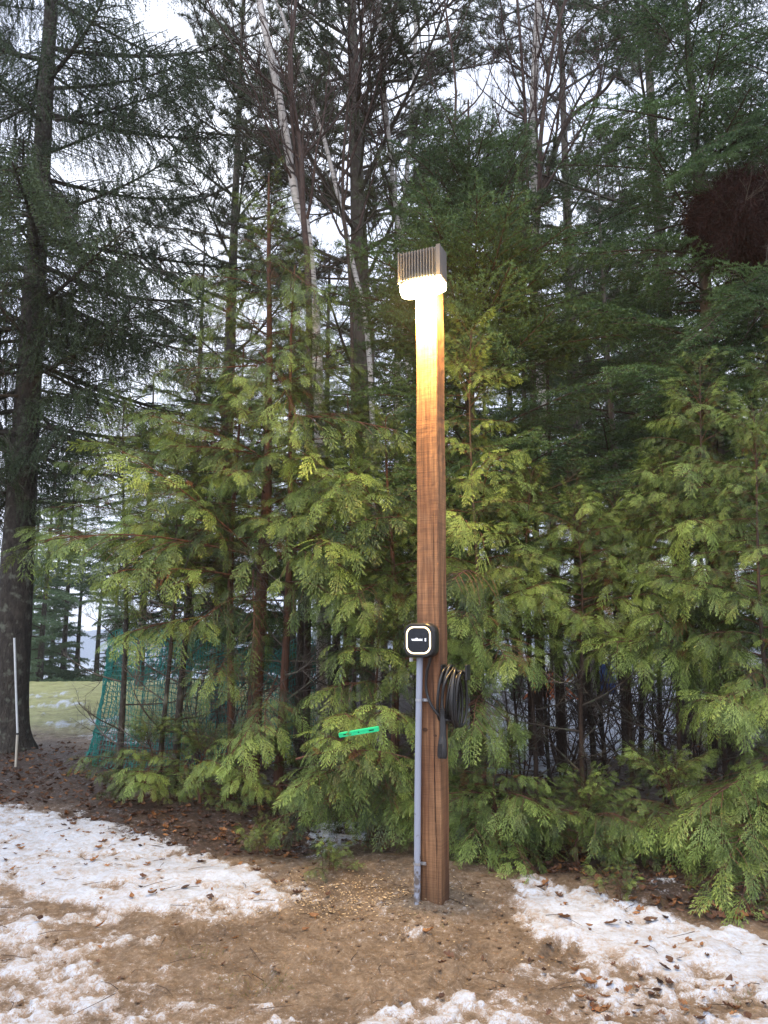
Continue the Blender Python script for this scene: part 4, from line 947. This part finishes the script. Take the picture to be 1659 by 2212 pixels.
# young stems and bare shrubs
def shrub(label, px, Y, n, L, grp=None):
    x = gx(px, Y); t0 = empty('bare_shrub', (x, Y, gz(x, Y) - .02)); tag(t0, label, 'shrub', grp)
    for i in range(n): place_branch(t0, 'shrub', (u(-.12, .12), u(-.12, .12), 0), u(0, 6.28), R(u(45, 85)), u(.6, 1.0) * L, name='stem')
for k, (px_, Y_, L_2) in enumerate(((1110, 7.6, 1.5), (1200, 8.2, 1.7), (1290, 7.6, 1.5), (1400, 8.4, 1.8), (1450, 7.5, 1.4), (1520, 8.0, 1.8), (1240, 9.4, 1.9), (1340, 9.8, 1.9), (450, 8.4, 1.4), (700, 7.6, 1.2))):
    lab = ['reddish bare shrub nearest the post behind the hedge gap', 'reddish bare shrub in the left part of the hedge gap', 'reddish bare shrub in the centre of the hedge gap', 'tall bare shrub in front of the snow patch right of the gap', 'low bare shrub in the right part of the hedge gap', 'bare twiggy shrub behind the right end of the hedge', 'bare shrub on the snow patch beyond the hedge gap', 'far bare shrub right of the snow patch beyond the hedge', 'bare twigs tangled among the thin stems by the netting', 'bare twigs in the dark hollow left of the post'][k]
    shrub(lab, px_, Y_, 6, L_2)
def sapling(label, px, Y, h, r):
    x = gx(px, Y); t0 = empty('bare_sapling', (x, Y, gz(x, Y) - .02)); tag(t0, label, 'tree')
    mb = MB(); P = trunk_path(h, (u(-.2, .3), 0), .05); tube(mb, P, np.linspace(r, r * .4, len(P)), 8, wob=.1); mb.build('trunk', M['spruce_bark'], t0)
    for i in range(14): p, d = pathat(P, u(.15, .95)); place_branch(t0, 'deadlimb', p, u(0, 6.28), R(u(-10, 35)), u(.4, .9))
for k, (px_, Y_, h_, r_) in enumerate(((1190, 7.8, 3.2, .02), (1290, 8.0, 3.4, .035), (1312, 8.6, 3.2, .028), (1385, 8.8, 3.6, .035), (1430, 9.8, 4.2, .035), (1545, 9.0, 4.5, .08), (655, 9.4, 4.0, .07), (720, 9.0, 4.0, .06))):
    sapling(['dark slim stem at the left of the snow gap in the hedge', 'slanting dark stem in the middle of the snow gap', 'straight black stem close right of the slanting one', 'pair mate stem before the right half of the snow patch', 'dark stem further back over the snow patch', 'thick dark trunk behind the right end of the hedge', 'dark trunk in the shade behind the right netting', 'dark trunk in the shadow left of the green level'][k], px_, Y_, h_, r_)

# far trees
k = 0
FARL = ['pale misty fir beyond the lawn right beside the huge trunk', 'taller misty fir beyond the lawn in the middle of the left gap', 'misty fir beyond the lawn at the edge of the lake view', 'small misty fir beyond the lawn just left of the netting', 'misty fir beyond the lawn hidden partly by the cedar tips', 'misty fir beyond the lawn behind the middle one', 'distant tall fir fading in the mist above the lawn']
for (px_, Y_, h_) in ((85, 31, 9.5), (135, 34, 12), (165, 36, 9), (208, 33, 6.2), (245, 36, 10), (110, 38, 14), (60, 40, 15)):
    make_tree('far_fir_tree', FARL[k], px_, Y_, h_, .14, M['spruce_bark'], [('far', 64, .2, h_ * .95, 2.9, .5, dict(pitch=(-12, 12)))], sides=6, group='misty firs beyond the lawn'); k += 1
BG = [(620, 13.5, 7.5, 'fir'), (470, 14.5, 7, 'fir'), (800, 13, 7, 'fir'), (400, 19, 12, 'fir'), (560, 22, 15, 'pine'), (700, 18, 11, 'fir'), (860, 21, 16, 'pine'), (1000, 17, 10, 'fir'), (1120, 20, 15, 'pine'), (1200, 24, 13, 'far'), (1300, 18, 11, 'far'),
      (1400, 22, 16, 'pine'), (1480, 17, 9, 'far'), (1580, 20, 15, 'pine'), (1680, 15, 12, 'fir'), (300, 24, 10, 'far'), (760, 27, 15, 'far'), (940, 28, 16, 'far'), (1060, 26, 12, 'far'), (1340, 28, 17, 'far'), (1530, 27, 15, 'far'), (480, 28, 12, 'far'), (1720, 24, 16, 'far')]
side = ['fir', 'pine', 'fir', 'pine', 'fir', 'pine']
for i, (px_, Y_, h_, kd) in enumerate(BG):
    where = ['in the shade behind the red trunks', 'in the shade behind the middle of the netting', 'in the shade left of the post', 'above the left cedar clump', 'behind the leaning birch', 'behind the tall red trunk', 'behind the tall pine trunk', 'behind the lamp head', 'behind the straight birch', 'between birch and slim fir', 'left of the slim grey trunk', 'right of the slim grey trunk', 'above the pale cedar tips', 'behind the maroon tangle', 'at the far right edge',
             'farthest left beyond the netting', 'deep in the wood left of the lamp', 'deep in the wood behind the post', 'deep in the wood right of the post', 'deep in the wood over the hedge gap', 'deep in the wood below the maroon tangle', 'deep in the wood over the netting', 'deep in the wood at the right border'][i]
    L0 = 2.6 if kd != 'pine' else 3.2
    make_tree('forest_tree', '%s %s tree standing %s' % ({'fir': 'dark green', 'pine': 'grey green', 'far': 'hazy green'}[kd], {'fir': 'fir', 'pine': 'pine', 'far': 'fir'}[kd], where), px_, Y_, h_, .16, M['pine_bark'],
              [(kd, 44 if kd != 'pine' else 20, ((5.0 if 1050 < px_ < 1560 else .8) if kd != 'pine' else 4), h_ * .96, L0, .8, dict(pitch=(-8, 18)))], sides=8, group='forest trees behind the hedge')

# ------------------------------------------------------------------ netting
nb_ = empty('plastic_netting', (gx(420, 10.3), 10.3, 0)); tag(nb_, 'dark green plastic mesh netting draped round the stems left of the post', 'netting')
mb = MB(); NU, NV = 96, 27
cp = smooth_path([(gx(182, 10.4), 10.4, 0), (gx(205, 9.7), 9.7, 0), (gx(330, 9.3), 9.3, 0), (gx(470, 9.6), 9.6, 0), (gx(600, 9.9), 9.9, 0), (gx(700, 10.3), 10.3, 0)], NU)
cp = cp[np.linspace(0, len(cp) - 1, NU).astype(int)]
Gd = np.zeros((NU, NV, 3))
for i in range(NU):
    f = i / (NU - 1); top = 1.45 + .12 * math.sin(f * 7) + .06 * math.sin(f * 31) - .35 * math.exp(-(f / .05) ** 2)
    for j in range(NV):
        v = j / (NV - 1); lean_ = (.62 * math.exp(-f / .12)) * v ** .7
        Gd[i, j] = cp[i] + [lean_ + .03 * math.sin(i * .5 + v * 3) + u(-.012, .012), .06 * math.sin(i * .9) * (1 - .3 * v) + .04 * math.sin(v * 6 + i * .2), top * v + .02 + gz(cp[i][0], cp[i][1]) + u(-.006, .006)]
Gd -= np.array(nb_.location)
for i in range(NU): tube(mb, Gd[i], .005, 3)
for j in range(NV): tube(mb, Gd[:, j], .0045, 3)
tag(mb.build('mesh_strands', M['net'], nb_), kind='stuff')
# second layer further round the stems
mb = MB(); G2 = Gd[14:70] * 1.0; G2 = G2 + np.array([.12, 1.3, 0]); 
for i in range(len(G2)): tube(mb, G2[i], .0034, 3)
for j in range(NV): tube(mb, G2[:, j], .0030, 3)
tag(mb.build('back_strands', M['net'], nb_), kind='stuff')

# ------------------------------------------------------------------ small things
p0, p1 = at(31, 1378, 9.4), at(32, 1662, 9.4)
st = empty('marker_stake', (p1.x, 9.4, gz(p1.x, 9.4) - .03)); tag(st, 'thin white marker stake standing in leaf litter before the huge trunk', 'stake')
hs = p0.z - st.location.z
mb = MB(); tube(mb, [[0, 0, .42], [(p0.x - p1.x) * .35, 0, .8], [p0.x - p1.x, 0, hs]], .0125, 12, cap=True); mb.build('rod', M['stake'], st)
mb = MB(); tube(mb, [[.008, 0, 0], [0, 0, .40]], [.013, .0145], 12, cap=True); mb.build('lower_tube', flat('stained_white_tube', (.5, .48, .42), .5), st)
mb = MB(); tube(mb, [[0, 0, .40], [0, 0, .42]], .016, 12, cap=True); mb.build('collar', M['black'], st)
# bright green torpedo level held up in the cedar twigs
a = at(733, 1588, 5.25); b_ = at(818, 1574, 5.15); mid = (a + b_) / 2; d = (b_ - a); LL = d.length
lv = bpy.data.objects.new('spirit_level', None); C.objects.link(lv)
xx = d.normalized(); zz_ = Vector((0, -.25, 1)); yy = zz_.cross(xx).normalized(); zz_ = xx.cross(yy)
lv.matrix_world = Matrix.Translation(mid) @ Matrix((xx, yy, zz_)).transposed().to_4x4()
tag(lv, 'small bright green spirit level lying in the cedar twigs left of the post', 'level')
mb = MB(); h2 = .0135; t2 = .010; sl = [(-LL * .5, -LL * .39), (-LL * .24, -LL * .02), (LL * .025, LL * .26), (LL * .39, LL * .5)]
for (x0, x1) in sl: bxm(mb, ((x0 + x1) / 2, 0, 0), (x1 - x0, t2 * 2, h2 * 2 - .002))
bxm(mb, (0, 0, h2 - .004), (LL * .985, t2 * 2 + .002, .009)); bxm(mb, (0, 0, -h2 + .004), (LL * .97, t2 * 2 + .002, .009))
mb.build('frame', M['lime'], lv, smooth=False)
for (x0, x1) in ((-LL * .39, -LL * .24), (-LL * .02, LL * .025), (LL * .26, LL * .39)):
    mb = MB(); tube(mb, [[x0, .002, 0], [x1, .002, 0]], .0075, 10, cap=True); mb.build('vial', M['lime_dark'], lv)
# orange lattice and blue drum seen through the hedge
la = empty('orange_lattice', at(1188, 1480, 12.5)); tag(la, 'small orange lattice panel seen through the hedge gap', 'lattice')
mb0 = MB(); bxm(mb0, (0, 0, 0), (.034, .01, .62)); slm = mb0.mesh('slat', [M['orange']], False)
for s in (-1, 1):
    for i in range(6):
        o = bpy.data.objects.new('slat', slm); C.objects.link(o); o.parent = la; o.location = ((i - 2.5) * .085, s * .006, 0); o.rotation_euler = (0, s * R(45), 0)
bd = empty('blue_drum', at(1313, 1462, 12.0)); tag(bd, 'blue plastic drum half hidden behind dark stems beyond the hedge', 'drum')
mb = MB(); tube(mb, [[0, 0, -.25], [0, 0, -.24], [0, 0, -.08], [0, 0, -.07], [0, 0, .08], [0, 0, .09], [0, 0, .22], [0, 0, .24]], [.10, .115, .115, .122, .122, .115, .115, .105], 18, cap=True); mb.build('barrel', M['blue'], bd)
mb = MB(); tube(mb, [[0, 0, .24], [0, 0, .26]], [.118, .118], 18, cap=True); mb.build('lid', M['black'], bd)

# ------------------------------------------------------------------ ground litter
def leaf_mesh(kind):
    mb = MB(); n = 7; L = .5
    if kind == 0: ws = [.02, .20, .30, .32, .26, .14, .0]
    elif kind == 1: ws = [.02, .34, .18, .40, .16, .22, .0]
    else: ws = [.02, .14, .22, .24, .20, .12, .0]
    cu = u(.5, 1.6); v = []
    for i in range(n):
        x = (i / (n - 1) - .5); zc = cu * x * x * .6
        for s in (-1, 0, 1): v.append([x, s * ws[i], zc + abs(s) * ws[i] * u(.2, .9) - (.0 if s else .04)])
    f = [[i * 3 + k, i * 3 + k + 1, i * 3 + k + 4, i * 3 + k + 3] for i in range(n - 1) for k in (0, 1)]
    mb.add(v, f, 0, u(.1, .9)); return mb
leafmats = [foliage('dead_leaf_brown', (.035, .018, .012), (.15, .075, .045), .6, .15), foliage('dead_leaf_tan', (.14, .06, .025), (.34, .17, .07), .6, .2)]
LM = [leaf_mesh(i % 3) for i in range(9)]
LMM = [l.mesh('leaf', [leafmats[i % 2]], False) for i, l in enumerate(LM)]
def snowat(x, y): return masks(np.array([x]), np.array([y]))[0][0]
def surf(x, y):
    cov, lit, gr, n = masks(np.array([x]), np.array([y])); return gz(x, y) + float(cov[0]) * .022 + .006
spots = []
zones = [(0, 330, 1770, 1900, 42), (300, 700, 1830, 1960, 30), (200, 700, 1900, 2010, 12), (1130, 1659, 1930, 2100, 46), (1250, 1659, 2110, 2212, 44), (0, 220, 1630, 1760, 30), (1100, 1659, 1860, 1960, 40), (300, 900, 1740, 1830, 24), (950, 1200, 2060, 2210, 8), (100, 700, 2030, 2200, 8)]
for (xa, xb, ya, yb, n_) in zones:
    for _ in range(n_):
        px_, py_ = u(xa, xb), u(ya, yb); an = math.atan((py_ - 1106) / FPX) - R(PITCH); Y_ = EYE / math.tan(an); spots.append((gx(px_, Y_), Y_))
for (x, y) in spots[:290]:
    o = bpy.data.objects.new('leaf', random.choice(LMM)); C.objects.link(o); o.parent = ground
    s = random.choice([.025, .03, .035, .045, .055, .07]) * u(.8, 1.2)
    o.location = (x, y, surf(x, y) + s * .05); o.rotation_euler = (u(-.45, .45), u(-.45, .45), u(0, 6.28)); o.scale = (s, s, s * u(.6, 1.2))
# mass of smaller leaves as one part
mb = MB(); cnt = 0
XY = []
while len(XY) < 9000:
    y = 4.2 + 9 * rnd() ** 1.3; x = u(-.55, .62) * y; XY.append((x, y))
XY = np.array(XY); cov, lit, gr, _n = masks(XY[:, 0], XY[:, 1]); prob = lit * .95 + .01 + .0 * cov; prob = prob * (1 - gr * .9)
selm = RNG.random(len(XY)) < prob; XY = XY[selm]; Zs = zground(XY[:, 0], XY[:, 1]) + .012
for (x, y), z in zip(XY, Zs):
    l = random.choice(LM); s = u(.03, .075); Rm = rotz(u(0, 6.28)) @ rotx(u(-.6, .6)) @ roty(u(-.5, .5))
    mb.add((l.v[0] * s) @ Rm.T + [x, y, z + u(0, .02)], l.f[0], 0 if rnd() < .8 else 1, u(0, 1))
ll = mb.build('leaf_litter', leafmats, None, False); tag(ll, 'brown fallen leaves lying thick under the hedge', 'leaf litter', kind='stuff')
# sawdust and chips, clods
mb = MB(); chipm = flat('pale_wood_chips', (.62, .47, .28), .7)
for _ in range(1500):
    g = RNG.normal(size=2); x = PX - .55 + g[0] * .36; y = PY + .14 + g[1] * .17
    if rnd() < .12: x = PX + RNG.normal() * .7; y = PY - .1 + RNG.normal() * .45
    s = u(.002, .0075); Rm = rotz(u(0, 6.28)) @ rotx(u(-.5, .5)); v = np.array([[-s, -s * .35, 0], [s, -s * .35, 0], [s * .8, s * .35, .001], [-s, s * .35, 0]]) @ Rm.T
    mb.add(v + [x, y, gz(x, y) + .010], [[0, 1, 2, 3]])
tag(mb.build('wood_chips', chipm, None, False), 'pale sawdust and wood chips scattered on the mud left of the post', 'wood chips', kind='stuff')
mb = MB(); mudm = bark('mud_clods', (.08, .05, .028), (.20, .13, .08), (60, 60, 60), .8, .004)
ico = np.array([[0, 0, 1], [.89, 0, .45], [.28, .85, .45], [-.72, .53, .45], [-.72, -.53, .45], [.28, -.85, .45], [.72, .53, -.45], [-.28, .85, -.45], [-.89, 0, -.45], [-.28, -.85, -.45], [.72, -.53, -.45], [0, 0, -1]])
icf = np.array([[0,1,2],[0,2,3],[0,3,4],[0,4,5],[0,5,1],[1,6,2],[2,7,3],[3,8,4],[4,9,5],[5,10,1],[6,7,2],[7,8,3],[8,9,4],[9,10,5],[10,6,1],[11,7,6],[11,8,7],[11,9,8],[11,10,9],[11,6,10]])
for _ in range(1300):
    if rnd() < .4: x = PX + RNG.normal() * .5; y = PY + RNG.normal() * .45
    else: y = u(3.0, 5.4); x = u(-.45, .5) * y
    if masks(np.array([x]), np.array([y]))[0][0] > .5 and rnd() < .8: continue
    s = .003 + .012 * rnd() ** 4; mb.add((ico * (1 + RNG.uniform(-.3, .3, (12, 1)))) * s * np.array([1, 1, .6]) + [x, y, gz(x, y) + .006], icf)
tag(mb.build('mud_clods', mudm, None, False), 'crumbs and clods of mud on the trodden ground', 'mud', kind='stuff')
# fallen twigs
mb = MB()
for _ in range(170):
    y = u(3.4, 7.6); x = u(-.47, .5) * y; L = u(.04, .22); a = u(0, 6.28); z = surf(x, y) + .004
    P = np.array([[0, 0, 0], [L * .4, u(-.01, .01), u(0, .008)], [L, u(-.02, .02), 0]]) @ rotz(a).T + [x, y, z]; tube(mb, P, [.0022, .0018, .001], 3)
tag(mb.build('fallen_twigs', M['twig'], None), 'thin dark twigs fallen on the snow and mud', 'twigs', kind='stuff')
# weeds left of the post foot
def weed(label, px, py, n, s, name='weed'):
    an = math.atan((py - 1106) / FPX) - R(PITCH); Y_ = EYE / math.tan(an); x = gx(px, Y_)
    t0 = empty(name, (x, Y_, gz(x, Y_))); tag(t0, label, 'plant')
    for i in range(n): place_branch(t0, 'cedar', (u(-.05, .05), u(-.05, .05), 0), u(0, 6.28), R(u(20, 80)), s * u(.6, 1.2), name='frond')
weed('small green cedar seedling left of the post foot', 712, 1905, 7, .22); weed('tiny yellow green seedling just right of the seedling by the post', 760, 1900, 4, .13)
weed('green seedling under the front of the left clump', 565, 1850, 7, .28); weed('small green seedling in the leaf litter under the right hedge', 1330, 1950, 5, .22)
# grass in the mud and litter
mb = MB(); gm = foliage('short_grass', (.06, .09, .02), (.2, .2, .06), .6, .3)
for (px_, py_, n_, s_) in ((560, 2120, 160, .1), (430, 2060, 60, .08), (20, 1745, 120, .2), (1400, 1975, 120, .15), (1600, 2150, 60, .1), (900, 1990, 50, .1)):
    an = math.atan((py_ - 1106) / FPX) - R(PITCH); Y_ = EYE / math.tan(an); x0 = gx(px_, Y_)
    B = np.stack([x0 + RNG.normal(0, s_, n_), Y_ + RNG.normal(0, s_ * .7, n_), np.zeros(n_)], -1); B[:, 2] = zground(B[:, 0], B[:, 1]) + .003
    D = nrm(RNG.normal(size=(n_, 3)) * .6 + [0, 0, .8]); S_ = nrm(np.cross(D, RNG.normal(size=(n_, 3)))) * .0014
    mb.add(np.stack([B - S_, B + S_, B + D * RNG.uniform(.012, .035, n_)[:, None]], 1).reshape(-1, 3), np.arange(3 * n_).reshape(-1, 3), 0, np.repeat(RNG.random(n_), 3))
tag(mb.build('grass', gm, None, False), 'sparse short grass blades poking out of the mud', 'grass', kind='stuff')

# ------------------------------------------------------------------ haze
hz = MB(); bxm(hz, (0, 0, 13), (860, 860, 50))
ho = hz.build('haze', [], None, False); hm = bpy.data.materials.new('haze_air'); hm.use_nodes = True; ht = hm.node_tree; ht.nodes.clear()
pv = ht.nodes.new('ShaderNodeVolumePrincipled'); pv.inputs['Color'].default_value = (.93, .95, 1, 1); pv.inputs['Density'].default_value = .0007; pv.inputs['Anisotropy'].default_value = 0
oo = ht.nodes.new('ShaderNodeOutputMaterial'); ht.links.new(pv.outputs[0], oo.inputs['Volume']); ho.data.materials.append(hm); ho['kind'] = 'stuff'
